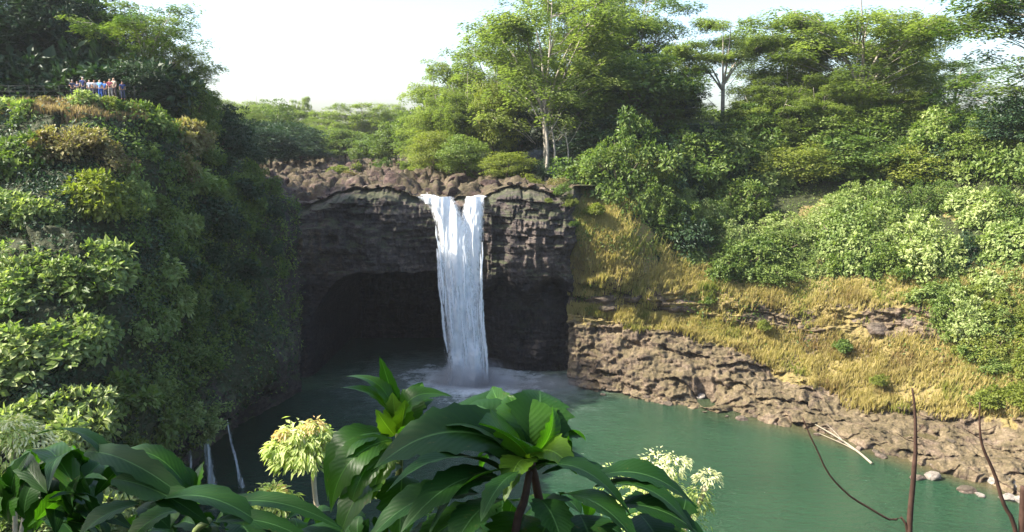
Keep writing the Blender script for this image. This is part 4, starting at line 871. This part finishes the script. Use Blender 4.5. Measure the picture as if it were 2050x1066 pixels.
M['rust_tip'] = foliage_mat('rust_tip', [(0.42, 0.24, 0.09), (0.55, 0.42, 0.20), (0.58, 0.54, 0.28)], trans=0.3)
def leaf_blade(base, tip, w, bend=0.12, droop=0.0, roll=0.0, fold=0.25, wave=0.03, seed=0, nt_=22, ns=9, wide_at=0.42):
    base = np.array(base, float); tip = np.array(tip, float); ax = tip-base; Ln = np.linalg.norm(ax); ax = ax/Ln
    up = np.array([0, 0, 1.0]) if abs(ax[2]) < 0.8 else np.array([0, -1.0, 0.35]); sd = np.cross(ax, up); sd /= np.linalg.norm(sd); up = np.cross(sd, ax)
    c, s = math.cos(roll), math.sin(roll); sd, up = sd*c+up*s, up*c-sd*s
    t = np.linspace(0, 1, nt_); e = math.log(0.5)/math.log(wide_at); prof = np.sin(PI*t**e)**0.75; prof = prof*(1-0.25*t**6)+0.012*(1-t)
    line = base[None]+ax[None]*(t*Ln)[:, None]+up[None]*(bend*Ln*4*t*(1-t))[:, None]+np.array([0, 0, -1])[None]*(droop*Ln*t**3)[:, None]
    q = np.random.default_rng(seed); ph = q.random(3)*6; V = []; UV = []
    for k in range(nt_):
        for j in range(ns):
            u_ = -1+2*j/(ns-1); ww = w*0.5*prof[k]
            off = fold*abs(u_)*ww*(1.0-0.35*abs(u_))*1.3+wave*w*math.sin(9*t[k]+ph[0]+(1.5 if u_ > 0 else 0))*abs(u_)**1.5*1.2
            V.append(line[k]+sd*u_*ww*(1+(0.10*math.sin(k*2.1+ph[1]*3)+0.06*math.sin(k*4.7+ph[2]))*abs(u_)**4)+up*off); UV.append((0.5+0.5*u_, t[k]))
    return np.array(V), grid_faces(nt_, ns), np.array(UV)
class Plant:
    def __init__(s, name, root, label, cat, group=None): s.r = np.array(root, float); s.e = empty(name, tuple(root), label, cat, group); s.k = 0; s.ws = 0.82
    def leaf(s, b, t, wpx, mat='blade', **kw):
        wpx *= s.ws; B = P(*b); T = P(*t); s.k += 1; V, F, UV = leaf_blade(B-s.r, T-s.r, 1.3*wpx/FPX*0.5*(b[2]+t[2]), seed=s.k, **kw); obj('leaf', mesh('leaf', V, F, M[mat], True, uv=UV), s.e)
    def stem(s, pts, r0, r1, mat='stalk', name='stem'):
        q = cr([P(*a)-s.r for a in pts], 16); obj(name, tubes_mesh(name, [tube(q, np.linspace(r0, r1, 16), 8)], M[mat]), s.e)
def near_z(x, y): return 29.35-0.25*min(y, 1)-0.78*max(y-1, 0)

# right rosette of the big plant
a = Plant('broad_leaf_plant', (0.05, 2.35, 27.9), 'large dark glossy plant with a cupped rosette of broad leaves in the foreground', 'plant')
c = (1062, 918, 2.3)
a.stem([(1062, 918, 2.32), (1075, 980, 2.34), (1085, 1060, 2.36), (1100, 1400, 2.4)], 0.011, 0.016, 'twig')
a.leaf(c, (1016, 786, 2.42), 135, 'blade', bend=0.16, droop=0.05, roll=0.1, fold=0.35)
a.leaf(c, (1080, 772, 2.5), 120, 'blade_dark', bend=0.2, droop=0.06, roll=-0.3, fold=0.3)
a.leaf(c, (1106, 812, 2.35), 90, 'blade', bend=0.18, roll=-0.9, fold=0.4)
a.leaf((1058, 915, 2.28), (958, 850, 2.12), 120, 'blade', bend=0.06, roll=0.35, fold=0.45)
a.leaf((1066, 920, 2.28), (1156, 940, 2.15), 85, 'blade_bright', bend=0.25, droop=0.10, roll=-0.2, fold=0.3)
a.leaf((1055, 915, 2.33), (925, 795, 2.55), 110, 'blade_dark', bend=0.16, droop=0.1, roll=0.2)
a.leaf((1050, 915, 2.38), (985, 765, 2.6), 62, 'blade', bend=0.2, droop=0.06, roll=0.6)
a.leaf((1050, 905, 2.4), (880, 800, 2.6), 120, 'blade_dark', bend=0.18, droop=0.14, roll=0.2)
a.leaf((1050, 918, 2.3), (742, 905, 2.25), 170, 'blade_dark', bend=0.20, droop=0.14, roll=0.25, fold=0.2)
a.leaf((1045, 925, 2.28), (800, 880, 2.4), 120, 'blade', bend=0.24, droop=0.12, roll=-0.1, fold=0.2)
a.leaf((1060, 925, 2.25), (1010, 990, 2.05), 70, 'blade_bright', bend=0.2, droop=0.1, fold=0.3)
a.leaf((1068, 925, 2.35), (1150, 900, 2.5), 80, 'blade', bend=0.25, droop=0.2, roll=0.4)
# lower tier, sky-lit
b_ = Plant('broad_leaf_plant', (0.1, 2.1, 27.6), 'dark bluish glossy leaves spreading below the cupped rosette', 'plant')
b_.ws = 0.8; b_.stem([(1060, 945, 2.2), (1050, 1000, 2.15), (1030, 1080, 2.1), (1000, 1400, 2.1)], 0.010, 0.014, 'twig')
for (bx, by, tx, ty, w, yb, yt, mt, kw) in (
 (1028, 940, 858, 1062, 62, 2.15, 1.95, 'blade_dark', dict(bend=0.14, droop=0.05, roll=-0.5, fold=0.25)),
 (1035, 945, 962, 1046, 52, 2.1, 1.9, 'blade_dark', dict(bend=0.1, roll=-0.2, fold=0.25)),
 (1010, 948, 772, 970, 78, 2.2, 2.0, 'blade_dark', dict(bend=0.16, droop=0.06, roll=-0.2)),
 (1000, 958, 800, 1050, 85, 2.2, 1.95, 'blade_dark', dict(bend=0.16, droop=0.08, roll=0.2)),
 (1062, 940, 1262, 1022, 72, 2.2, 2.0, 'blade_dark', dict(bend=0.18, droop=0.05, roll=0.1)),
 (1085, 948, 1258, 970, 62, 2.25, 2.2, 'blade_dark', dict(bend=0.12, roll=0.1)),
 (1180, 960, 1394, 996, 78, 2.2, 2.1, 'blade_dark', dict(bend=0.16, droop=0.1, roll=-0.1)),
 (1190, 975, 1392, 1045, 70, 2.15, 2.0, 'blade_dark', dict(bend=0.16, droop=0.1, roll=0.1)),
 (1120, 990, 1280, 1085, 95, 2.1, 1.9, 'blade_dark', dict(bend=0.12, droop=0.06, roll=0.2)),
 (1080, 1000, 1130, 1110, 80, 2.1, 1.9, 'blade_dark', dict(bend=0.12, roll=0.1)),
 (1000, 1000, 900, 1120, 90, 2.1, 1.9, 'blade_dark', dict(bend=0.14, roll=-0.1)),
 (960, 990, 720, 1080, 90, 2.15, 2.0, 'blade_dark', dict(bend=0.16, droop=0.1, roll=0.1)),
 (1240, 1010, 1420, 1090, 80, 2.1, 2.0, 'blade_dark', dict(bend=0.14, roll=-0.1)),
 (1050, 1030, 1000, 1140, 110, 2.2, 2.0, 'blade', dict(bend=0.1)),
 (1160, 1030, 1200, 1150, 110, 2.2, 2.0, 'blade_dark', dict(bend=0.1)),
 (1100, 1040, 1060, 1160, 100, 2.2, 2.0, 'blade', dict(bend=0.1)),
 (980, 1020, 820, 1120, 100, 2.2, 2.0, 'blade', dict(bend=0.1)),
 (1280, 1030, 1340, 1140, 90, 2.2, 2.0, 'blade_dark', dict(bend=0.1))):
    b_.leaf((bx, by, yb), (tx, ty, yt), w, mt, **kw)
# left rosette with upright tips
d_ = Plant('broad_leaf_plant', (-0.33, 2.5, 27.8), 'bright green plant with tall curling leaf tips in front of the falls', 'plant')
d_.stem([(797, 868, 2.5), (800, 930, 2.5), (790, 1060, 2.5), (780, 1400, 2.5)], 0.010, 0.014)
for (bx, by, tx, ty, w, yb, yt, mt, kw) in (
 (800, 865, 760, 714, 40, 2.5, 2.5, 'blade', dict(bend=-0.06, roll=0.3)),
 (792, 862, 692, 738, 34, 2.5, 2.55, 'blade', dict(bend=0.30, droop=0.1, roll=0.3)),
 (788, 866, 682, 776, 52, 2.5, 2.45, 'blade', dict(bend=0.22, roll=0.2)),
 (803, 862, 846, 766, 62, 2.5, 2.6, 'blade', dict(bend=0.1, roll=-0.3)),
 (808, 862, 906, 775, 58, 2.5, 2.5, 'blade', dict(bend=0.36, droop=0.15, roll=-0.5)),
 (797, 868, 786, 785, 44, 2.48, 2.46, 'blade_bright', dict(bend=0.05, roll=0.1)),
 (800, 868, 812, 800, 44, 2.46, 2.44, 'blade_bright', dict(bend=0.05, roll=-0.4)),
 (790, 872, 752, 820, 34, 2.46, 2.4, 'blade_bright', dict(bend=0.1)),
 (780, 868, 656, 985, 72, 2.45, 2.35, 'blade', dict(bend=0.42, droop=0.12, roll=0.35)),
 (785, 880, 662, 1010, 72, 2.4, 2.3, 'blade', dict(bend=0.34, droop=0.1, roll=0.5)),
 (790, 885, 700, 1020, 64, 2.4, 2.25, 'blade', dict(bend=0.24, roll=0.3)),
 (795, 885, 745, 1000, 58, 2.38, 2.25, 'blade_bright', dict(bend=0.2, roll=0.2)),
 (805, 880, 925, 890, 80, 2.45, 2.3, 'blade', dict(bend=0.24, droop=0.1)),
 (800, 930, 680, 1080, 90, 2.4, 2.2, 'blade', dict(bend=0.2)),
 (805, 950, 800, 1090, 90, 2.4, 2.2, 'blade', dict(bend=0.1)),
 (800, 860, 870, 800, 50, 2.55, 2.6, 'blade_dark', dict(bend=0.2, roll=-0.4))):
    d_.leaf((bx, by, yb), (tx, ty, yt), w, mt, **kw)
# lower left leaves
f_ = Plant('broad_leaf_plant', (-1.4, 2.6, 27.8), 'large torn leaf arching over dark foliage at the lower left', 'plant')
f_.ws = 0.68; f_.stem([(420, 1040, 2.4), (380, 1100, 2.4), (340, 1400, 2.4)], 0.010, 0.014)
for (bx, by, tx, ty, w, yb, yt, mt, kw) in (
 (70, 872, 262, 1010, 46, 2.4, 2.2, 'blade_dark', dict(bend=0.22, roll=0.2)),
 (170, 905, 400, 1022, 70, 2.3, 2.1, 'blade_dark', dict(bend=0.14, roll=-0.4)),
 (225, 960, 420, 1050, 80, 2.2, 2.05, 'blade_dark', dict(bend=0.1, roll=-0.3)),
 (390, 1000, 215, 905, 62, 2.6, 2.7, 'blade', dict(bend=0.26, droop=0.1, roll=0.2)),
 (395, 1000, 410, 925, 70, 2.6, 2.7, 'blade', dict(bend=0.1, roll=0.8)),
 (400, 1010, 290, 930, 66, 2.6, 2.65, 'blade', dict(bend=0.2, droop=0.12)),
 (300, 1010, 560, 1085, 88, 2.1, 1.95, 'blade_dark', dict(bend=0.16)),
 (420, 1020, 690, 1062, 62, 2.1, 2.0, 'blade_dark', dict(bend=0.14, roll=-0.2)),
 (430, 1045, 640, 1100, 60, 2.0, 1.95, 'blade_dark', dict(bend=0.14, roll=-0.2)),
 (360, 1020, 250, 1100, 90, 2.3, 2.2, 'blade', dict(bend=0.15)),
 (280, 1010, 150, 1090, 90, 2.2, 2.1, 'blade_dark', dict(bend=0.15)),
 (470, 1040, 520, 1120, 90, 2.2, 2.1, 'blade_dark', dict(bend=0.15)),
 (560, 1050, 480, 1120, 80, 2.2, 2.1, 'blade_dark', dict(bend=0.1)),
 (600, 1060, 700, 1130, 100, 2.1, 2.0, 'blade_dark', dict(bend=0.1))):
    f_.leaf((bx, by, yb), (tx, ty, yt), w, mt, **kw)
g_ = Plant('broad_leaf_plant', (-1.9, 2.6, 27.8), 'sunlit green strap leaves filling the bottom left corner', 'plant')
g_.stem([(60, 1060, 2.5), (50, 1400, 2.5)], 0.012, 0.016)
random.seed(31)
for k in range(26):
    bx, by = random.uniform(20, 240), random.uniform(960, 1100); an = random.uniform(-2.9, -0.2); ln = random.uniform(90, 170)
    tx, ty = bx+math.cos(an)*ln, max(by+math.sin(an)*ln*0.75, 885+max(0, bx)*0.35); g_.leaf((bx, by, random.uniform(2.3, 2.7)), (tx, ty, random.uniform(2.2, 2.9)), random.uniform(30, 58), random.choice(['blade', 'blade_dark', 'blade']), bend=random.uniform(0.1, 0.3), droop=0.08, roll=random.uniform(-.6, .6))
for (bx, by, tx, ty, w) in ((20, 1000, -10, 890, 55), (35, 1010, 60, 905, 50), (10, 1040, 100, 930, 50), (40, 1020, -30, 940, 60), (20, 1050, 60, 950, 60), (60, 1080, 150, 985, 60), (0, 1080, 10, 960, 70)):
    g_.leaf((bx, by, 2.5), (tx, ty, 2.5), w, 'blade', bend=0.2, roll=0.3)

random.seed(78)
for k in range(16):
    an = random.uniform(-3.3, 0.2); ln = random.uniform(80, 150)
    a.leaf((1055+random.uniform(-12, 12), 925+random.uniform(-10, 25), 2.4), (1055+math.cos(an)*ln*1.05, 925+math.sin(an)*ln*0.8+15, random.uniform(2.35, 2.7)), random.uniform(50, 80), random.choice(['blade', 'blade_dark']), bend=random.uniform(.12, .25), droop=0.12, roll=random.uniform(-.5, .5))
# leaves filling in low behind the rosettes
random.seed(77)
for pl, x0, x1, y0, n in ((b_, 700, 1400, 1000, 46), (f_, 150, 690, 1020, 34)):
    for k in range(n):
        bx, by = random.uniform(x0, x1), random.uniform(y0+30, y0+110); an = random.uniform(-2.8, -0.3); ln = random.uniform(60, 120); yd = random.uniform(2.5, 3.0)
        tx = bx+math.cos(an)*ln; ty = max(by+math.sin(an)*ln*0.6, y0-10)
        if tx > 1395 or tx < 0: continue
        pl.leaf((bx, by, yd), (tx, ty, yd+random.uniform(-.2, .2)), random.uniform(34, 62), random.choice(['blade', 'blade_dark', 'blade_dark']), bend=random.uniform(.1, .25), droop=0.08, roll=random.uniform(-.5, .5), nt_=14, ns=7)
# small trees with drooping pale young leaves
def droop_cluster(P0, name, ctr, rx, ry, n, Lpx, mat, seed, dome=True):
    q = np.random.default_rng(seed); n = int(n*1.7); Lpx = Lpx*0.72; C0 = P(*ctr)-P0.r; k = ctr[2]/FPX
    th = q.random(n)*2*PI; rr = np.sqrt(q.random(n)); C = C0+np.stack([np.cos(th)*rr*rx*k, np.sin(th)*rr*rx*k, (1-rr**1.6)*ry*k*1.0-0.0*rr+q.normal(size=n)*ry*k*0.30], -1); C = C+0.35*rx*k*np.stack([vn(C*14, seed), vn(C*14+5, seed), 0.7*vn(C*14+9, seed)], -1)
    A = np.stack([np.cos(th)*0.8, np.sin(th)*0.8, -1.0*rr+0.25], -1)+0.45*rdir(n, q); Nn = np.stack([np.cos(th), np.sin(th), 1.2+0*th], -1)+0.4*rdir(n, q); Ls = Lpx*k*(0.7+0.6*q.random(n))
    obj(name, leaves_mesh(name, C, A, Nn, Ls, Ls*0.17, np.clip(q.random(n)*0.7+0.3*(1-rr), 0, 1), M[mat]), P0.e)
def sprig(root_px, label, blobs, stems, group=None, depth=3.6, tips=()):
    r = P(*root_px); s = Plant('young_tree', r, label, 'plant', group)
    for st in stems: s.stem([(x, y, depth) for x, y in st], 0.013, 0.009, 'pale_stalk')
    for i, (x, y, rx, ry, n, lp, mt) in enumerate(blobs): droop_cluster(s, 'flower_head' if mt in ('flower',) else 'foliage', (x, y, depth), rx, ry, n, lp, mt, 300+i+int(x))
    return s
D1 = 3.6
sprig((640, 1300, D1), 'slim young tree with drooping pale leaves and rusty tips on a bare stem', [(605, 905, 58, 42, 420, 27, 'flower_leaf'), (560, 905, 32, 24, 170, 25, 'flower_leaf'), (640, 880, 34, 26, 160, 24, 'flower_leaf'), (590, 925, 34, 26, 130, 26, 'flower_leaf'), (628, 856, 20, 12, 90, 16, 'rust_tip'), (568, 872, 20, 12, 80, 16, 'rust_tip'), (600, 872, 26, 12, 80, 18, 'flower')],
      [[(628, 925), (628, 960), (633, 1010), (642, 1045), (650, 1300)], [(628, 930), (615, 905), (600, 890)], [(628, 935), (640, 905), (648, 885)]], depth=D1)
sprig((545, 1300, D1), 'low young tree with a bright green tuft near the bottom edge', [(548, 1010, 52, 24, 360, 22, 'flower_leaf'), (520, 1010, 34, 16, 140, 20, 'flower_leaf'), (545, 990, 28, 10, 70, 16, 'rust_tip'), (575, 1020, 22, 16, 90, 20, 'flower_leaf')], [[(548, 1020), (545, 1080), (545, 1300)]], depth=D1)
sprig((1330, 1300, D1), 'bushy plant with cream flower heads standing over the green pool', [(1310, 940, 58, 24, 230, 15, 'flower'), (1275, 945, 30, 16, 90, 14, 'flower'), (1355, 930, 30, 16, 90, 14, 'flower'), (1415, 962, 24, 16, 110, 15, 'flower'), (1310, 970, 70, 24, 160, 22, 'flower_leaf'), (1340, 1020, 60, 30, 200, 24, 'flower_leaf'), (1400, 1010, 26, 34, 110, 22, 'flower_leaf'), (1330, 1060, 80, 26, 200, 24, 'flower_leaf'), (1220, 950, 30, 12, 60, 16, 'flower_leaf'), (1240, 1000, 50, 20, 100, 20, 'flower_leaf')],
      [[(1320, 960), (1325, 1040), (1330, 1300)], [(1412, 975), (1395, 1020), (1350, 1100)], [(1275, 955), (1300, 1000), (1325, 1050)]], depth=D1)
sprig((30, 1300, 3.4), 'sunlit pale flowering plant at the left edge above the strap leaves', [(20, 868, 50, 26, 260, 20, 'flower_leaf'), (60, 885, 40, 24, 190, 18, 'flower'), (95, 920, 34, 22, 150, 20, 'flower'), (15, 905, 45, 26, 180, 22, 'flower_leaf'), (60, 935, 50, 20, 150, 22, 'flower_leaf'), (-30, 870, 50, 30, 150, 24, 'flower_leaf'), (30, 846, 30, 12, 80, 16, 'flower')],
      [[(30, 880), (30, 1000), (30, 1300)], [(90, 930), (60, 990), (35, 1100)]], depth=3.4)
sprig((720, 1300, 3.0), 'pale flowering sprays showing between the leaves of the curling tip plant', [(715, 900, 26, 16, 70, 16, 'flower'), (730, 945, 26, 16, 70, 16, 'flower'), (700, 985, 24, 14, 60, 16, 'flower'), (745, 985, 22, 14, 60, 16, 'flower_leaf'), (690, 950, 30, 20, 70, 18, 'flower_leaf')], [[(715, 910), (715, 1000), (720, 1300)]], depth=3.0)

# dead stems at the lower right
def dead(label, pts, r0, r1, sides=(), Yd=3.0):
    r = P(pts[-1][0], pts[-1][1], Yd); e = empty('dead_stem', r, label, 'stem', 'bare dead stems at the lower right')
    q = cr([P(x, y, Yd)-r for x, y in pts], 22); q = q+fbm(q, 14, 2, 5)[:, None]*0.004; obj('stem', tubes_mesh('stem', [tube(q, np.linspace(r1, r0, 22), 7)], M['twig']), e)
    for sp_ in sides:
        q = cr([P(x, y, Yd+0.02)-r for x, y in sp_], 10); obj('twig', tubes_mesh('twig', [tube(q, np.linspace(r1*0.7, r1*0.3, 10), 5)], M['twig']), e)
dead('tall straight dead stem rising from the lower edge', [(1826, 778), (1832, 830), (1832, 900), (1828, 960), (1820, 1080), (1818, 1400)], 0.014, 0.0035, [[(1832, 885), (1815, 880), (1793, 866)], [(1831, 868), (1842, 860), (1850, 850)]])
dead('thin bent dead stem crossing the shore at the right', [(1962, 805), (1962, 860), (1968, 900), (1990, 950), (2010, 1010), (2036, 1080), (2080, 1400)], 0.010, 0.003, [[(1965, 880), (1945, 868), (1925, 856)], [(1963, 862), (1980, 860), (1996, 852)]])
dead('curving thin vine stem arching over the green water', [(1606, 838), (1625, 880), (1662, 950), (1710, 1000), (1780, 1040), (1818, 1070), (1840, 1400)], 0.006, 0.0025)
dead('thick black stake at the right edge of the view', [(2049, 975), (2047, 1020), (2046, 1080), (2046, 1400)], 0.014, 0.012)

# ------------------------------------------------------------ visitors at the overlook
def skinned(name, pts, edges, rad, mat, parent, root=0, sub=1):
    m = bpy.data.meshes.new(name); m.from_pydata(pts, edges, []); m.materials.append(mat); o = obj(name, m, parent)
    mod = o.modifiers.new('skin', 'SKIN')
    for i, r in enumerate(rad): m.skin_vertices[0].data[i].radius = (r, r)
    m.skin_vertices[0].data[root].use_root = True; o.modifiers.new('sub', 'SUBSURF').levels = sub; o.modifiers['sub'].render_levels = sub; return o
def cmat(name, c): return simple_mat(name, c, 0.85, 0.15, 0.15, 12)
SKIN = [cmat('skin_light', (0.52, 0.34, 0.25)), cmat('skin_tan', (0.34, 0.20, 0.13))]
HAIR = [cmat('hair_dark', (0.03, 0.02, 0.015)), cmat('hair_fair', (0.45, 0.34, 0.18)), cmat('cap_pale', (0.65, 0.65, 0.62))]
CL = {}
def cl(c):
    if c not in CL: CL[c] = cmat('cloth', c)
    return CL[c]
def person(px, feet_py, Yd, h, label, shirt, pants, head=0, skin=0, pose=0, rz=0.0):
    b = P(px, feet_py, Yd); e = empty('person', b, label, 'person', 'visitors standing at the overlook', rz, (h/1.72,)*3)
    arms = {0: ((-0.24, -0.02, 1.12), (-0.22, -0.10, 0.88), (0.24, -0.02, 1.12), (0.22, -0.10, 0.88)), 1: ((-0.24, -0.10, 1.15), (-0.10, -0.30, 1.10), (0.24, -0.10, 1.15), (0.10, -0.30, 1.10)), 2: ((-0.26, 0, 1.14), (-0.25, -0.06, 0.88), (0.30, -0.12, 1.22), (0.16, -0.28, 1.45))}[pose]
    pts = [(0, 0, 0.95), (0, 0, 1.15), (0, 0, 1.36), (0, 0.0, 1.47), (0, -0.01, 1.56), (0, -0.015, 1.66), (-0.17, 0, 1.38), arms[0], arms[1], (0.17, 0, 1.38), arms[2], arms[3],
           (-0.10, 0, 0.88), (-0.11, -0.02, 0.48), (-0.12, 0.02, 0.08), (-0.13, -0.14, 0.035), (0.10, 0, 0.88), (0.11, -0.02, 0.48), (0.12, 0.02, 0.08), (0.13, -0.14, 0.035)]
    ed = [(0, 1), (1, 2), (2, 3), (3, 4), (4, 5), (2, 6), (6, 7), (7, 8), (2, 9), (9, 10), (10, 11), (0, 12), (12, 13), (13, 14), (14, 15), (0, 16), (16, 17), (17, 18), (18, 19)]
    rd = [0.12, 0.11, 0.13, 0.055, 0.095, 0.085, 0.055, 0.042, 0.032, 0.055, 0.042, 0.032, 0.085, 0.058, 0.04, 0.035, 0.085, 0.058, 0.04, 0.035]
    skinned('body', pts, ed, rd, SKIN[skin], e)
    up = lambda i: pts[i]
    mid = lambda a_, b__, t: tuple(a_[k]*(1-t)+b__[k]*t for k in range(3))
    skinned('shirt', [(0, 0, 0.90), (0, 0, 1.15), (0, 0, 1.37), pts[6], mid(pts[6], pts[7], 0.75), pts[9], mid(pts[9], pts[10], 0.75)], [(0, 1), (1, 2), (2, 3), (3, 4), (2, 5), (5, 6)], [0.155, 0.145, 0.16, 0.085, 0.07, 0.085, 0.07], cl(shirt), e)
    skinned('trousers', [(0, 0, 0.96), (-0.10, 0, 0.86), (-0.11, -0.02, 0.48), (-0.12, 0.02, 0.12), (0.10, 0, 0.86), (0.11, -0.02, 0.48), (0.12, 0.02, 0.12)], [(0, 1), (1, 2), (2, 3), (0, 4), (4, 5), (5, 6)], [0.14, 0.105, 0.078, 0.065, 0.105, 0.078, 0.065], cl(pants), e)
    skinned('hair', [(0, 0.02, 1.60), (0, 0.03, 1.70)], [(0, 1)], [0.10, 0.085], HAIR[head], e)
for a_ in (
 (147, 197, 74.5, 1.66, 'person in dark clothes and a pale cap at the left of the group', (0.05, 0.06, 0.10), (0.04, 0.04, 0.06), 2, 1, 1, 0.3),
 (157, 198, 75.5, 1.60, 'person in a dark navy top leaning toward the railing', (0.03, 0.04, 0.10), (0.05, 0.05, 0.07), 0, 0, 1, -0.4),
 (168, 195, 74.5, 1.82, 'tallest person in a navy jacket with a pale cap', (0.05, 0.07, 0.18), (0.10, 0.10, 0.14), 2, 0, 2, 0.2),
 (181, 197, 74.5, 1.68, 'person in a light grey top', (0.50, 0.52, 0.58), (0.12, 0.12, 0.16), 0, 0, 0, 0.0),
 (191, 197, 74.0, 1.66, 'person in an off white top', (0.62, 0.58, 0.55), (0.10, 0.09, 0.12), 0, 1, 1, 0.4),
 (202, 198, 73.5, 1.70, 'person in a bright sky blue top', (0.18, 0.40, 0.85), (0.05, 0.12, 0.40), 0, 0, 0, 0.0),
 (212, 198, 74.5, 1.62, 'person in a deep blue top', (0.04, 0.12, 0.38), (0.05, 0.06, 0.12), 0, 1, 0, -0.3),
 (222, 197, 73.5, 1.72, 'person in a maroon top with fair hair', (0.26, 0.07, 0.09), (0.30, 0.28, 0.25), 1, 0, 1, 0.1),
 (230, 196, 75.0, 1.80, 'person in a tan top behind the maroon one', (0.45, 0.36, 0.26), (0.10, 0.08, 0.08), 1, 0, 0, -0.2),
 (247, 200, 74.5, 1.66, 'person in a navy top at the right end of the group', (0.03, 0.05, 0.16), (0.06, 0.07, 0.12), 0, 1, 0, 0.4)):
    person(*a_)
# overlook railing
e = empty('railing', P(90, 195, 71.5), 'low dark metal railing in front of the visitors', 'railing'); r0 = P(90, 195, 71.5); M['rail'] = simple_mat('rail_metal', (0.025, 0.03, 0.03), 0.7, 0.2, 0.2, 10)
pts_ = [P(x, 197+0.012*max(0, x-200), 71.5) for x in (-20, 60, 120, 180, 240, 300)]
for hgt in (1.05, 0.6, 0.2): obj('rail', tubes_mesh('rail', [tube(np.array([q-r0+np.array([0, 0, hgt]) for q in pts_]), np.full(len(pts_), 0.014), 6)], M['rail']), e)
for q in [p_*(1-f)+p2*f for p_, p2 in zip(pts_, pts_[1:]) for f in (0, 0.5)]: obj('post', tubes_mesh('post', [tube(np.array([q-r0+np.array([0, 0, -.4]), q-r0+np.array([0, 0, 1.07])]), np.array([.02, .02]), 6)], M['rail']), e)

# ------------------------------------------------------------ air and spray
def vol_mat(name, dens, col, noisy=False, aniso=0.3):
    m, t = nm(name); v = N(t, 'ShaderNodeVolumePrincipled'); v.inputs['Color'].default_value = (*col, 1); v.inputs['Density'].default_value = dens; v.inputs['Anisotropy'].default_value = aniso
    if noisy:
        tc = N(t, 'ShaderNodeTexCoord'); ln = N(t, 'ShaderNodeVectorMath', operation='LENGTH'); L(t, tc.outputs['Object'], ln.inputs[0])
        n = noise(t, 0.5, 4, 0.6); f = math_(t, 'SUBTRACT', math_(t, 'ADD', math_(t, 'SUBTRACT', 1.0, ln.outputs['Value']), n.outputs[0]), 0.45)
        f = math_(t, 'MAXIMUM', f, 0.0); edge = math_(t, 'MINIMUM', math_(t, 'MULTIPLY', math_(t, 'SUBTRACT', 1.0, ln.outputs['Value']), 3.0), 1.0); f = math_(t, 'MULTIPLY', math_(t, 'MULTIPLY', math_(t, 'MULTIPLY', f, f), math_(t, 'MAXIMUM', edge, 0.0)), dens*2.0); L(t, f, v.inputs['Density'])
    o = N(t, 'ShaderNodeOutputMaterial'); L(t, v.outputs[0], o.inputs['Volume']); return m
def blob(name, loc, sc, mat):
    import bmesh
    m = bpy.data.meshes.new(name); bm = bmesh.new(); bmesh.ops.create_icosphere(bm, subdivisions=3, radius=1.0); bm.to_mesh(m); bm.free(); m.materials.append(mat)
    o = obj(name, m); o.location = loc; o.scale = sc; o['kind'] = 'stuff'; return o
MIST = vol_mat('spray', 0.55, (0.95, 0.97, 1.0), True, 0.2)
o = blob('mist', (FALL[0]+0.5, 99.3, 0.0), (7.5, 4.0, 4.2), MIST); o['label'] = 'white spray rising where the waterfall hits the pool'
o = blob('mist', (FALL[0]+8.5, 98.0, -0.2), (10, 4.0, 2.6), vol_mat('drifting_spray', 0.28, (0.95, 0.97, 1.0), True, 0.2)); o['label'] = 'thinner spray drifting right along the pool to the bank'

def box(name, lo, hi, mat):
    x0, y0, z0 = lo; x1, y1, z1 = hi
    V = [(x0, y0, z0), (x1, y0, z0), (x1, y1, z0), (x0, y1, z0), (x0, y0, z1), (x1, y0, z1), (x1, y1, z1), (x0, y1, z1)]
    return obj(name, mesh(name, V, [(0, 3, 2, 1), (4, 5, 6, 7), (0, 1, 5, 4), (1, 2, 6, 5), (2, 3, 7, 6), (3, 0, 4, 7)], mat))
hz = box('haze', (-450, -210, -4.5), (450, 690, 78), vol_mat('haze', 0.00013, (0.90, 0.95, 1.0))); hz['kind'] = 'stuff'; hz['label'] = 'thin pale haze filling the air of the gorge'

# unseen tree added beside the viewpoint so its branches shade the near plants
e = empty('tree', (-9.3, 0.4, 28.3), 'thin crowned tree added out of view left of the viewpoint to shade the near leaves', 'tree', None, 1.0, (0.33, 0.33, 0.34))
for m in KIT['sparse'][0]: obj(m.name.split('.')[0], m, e)
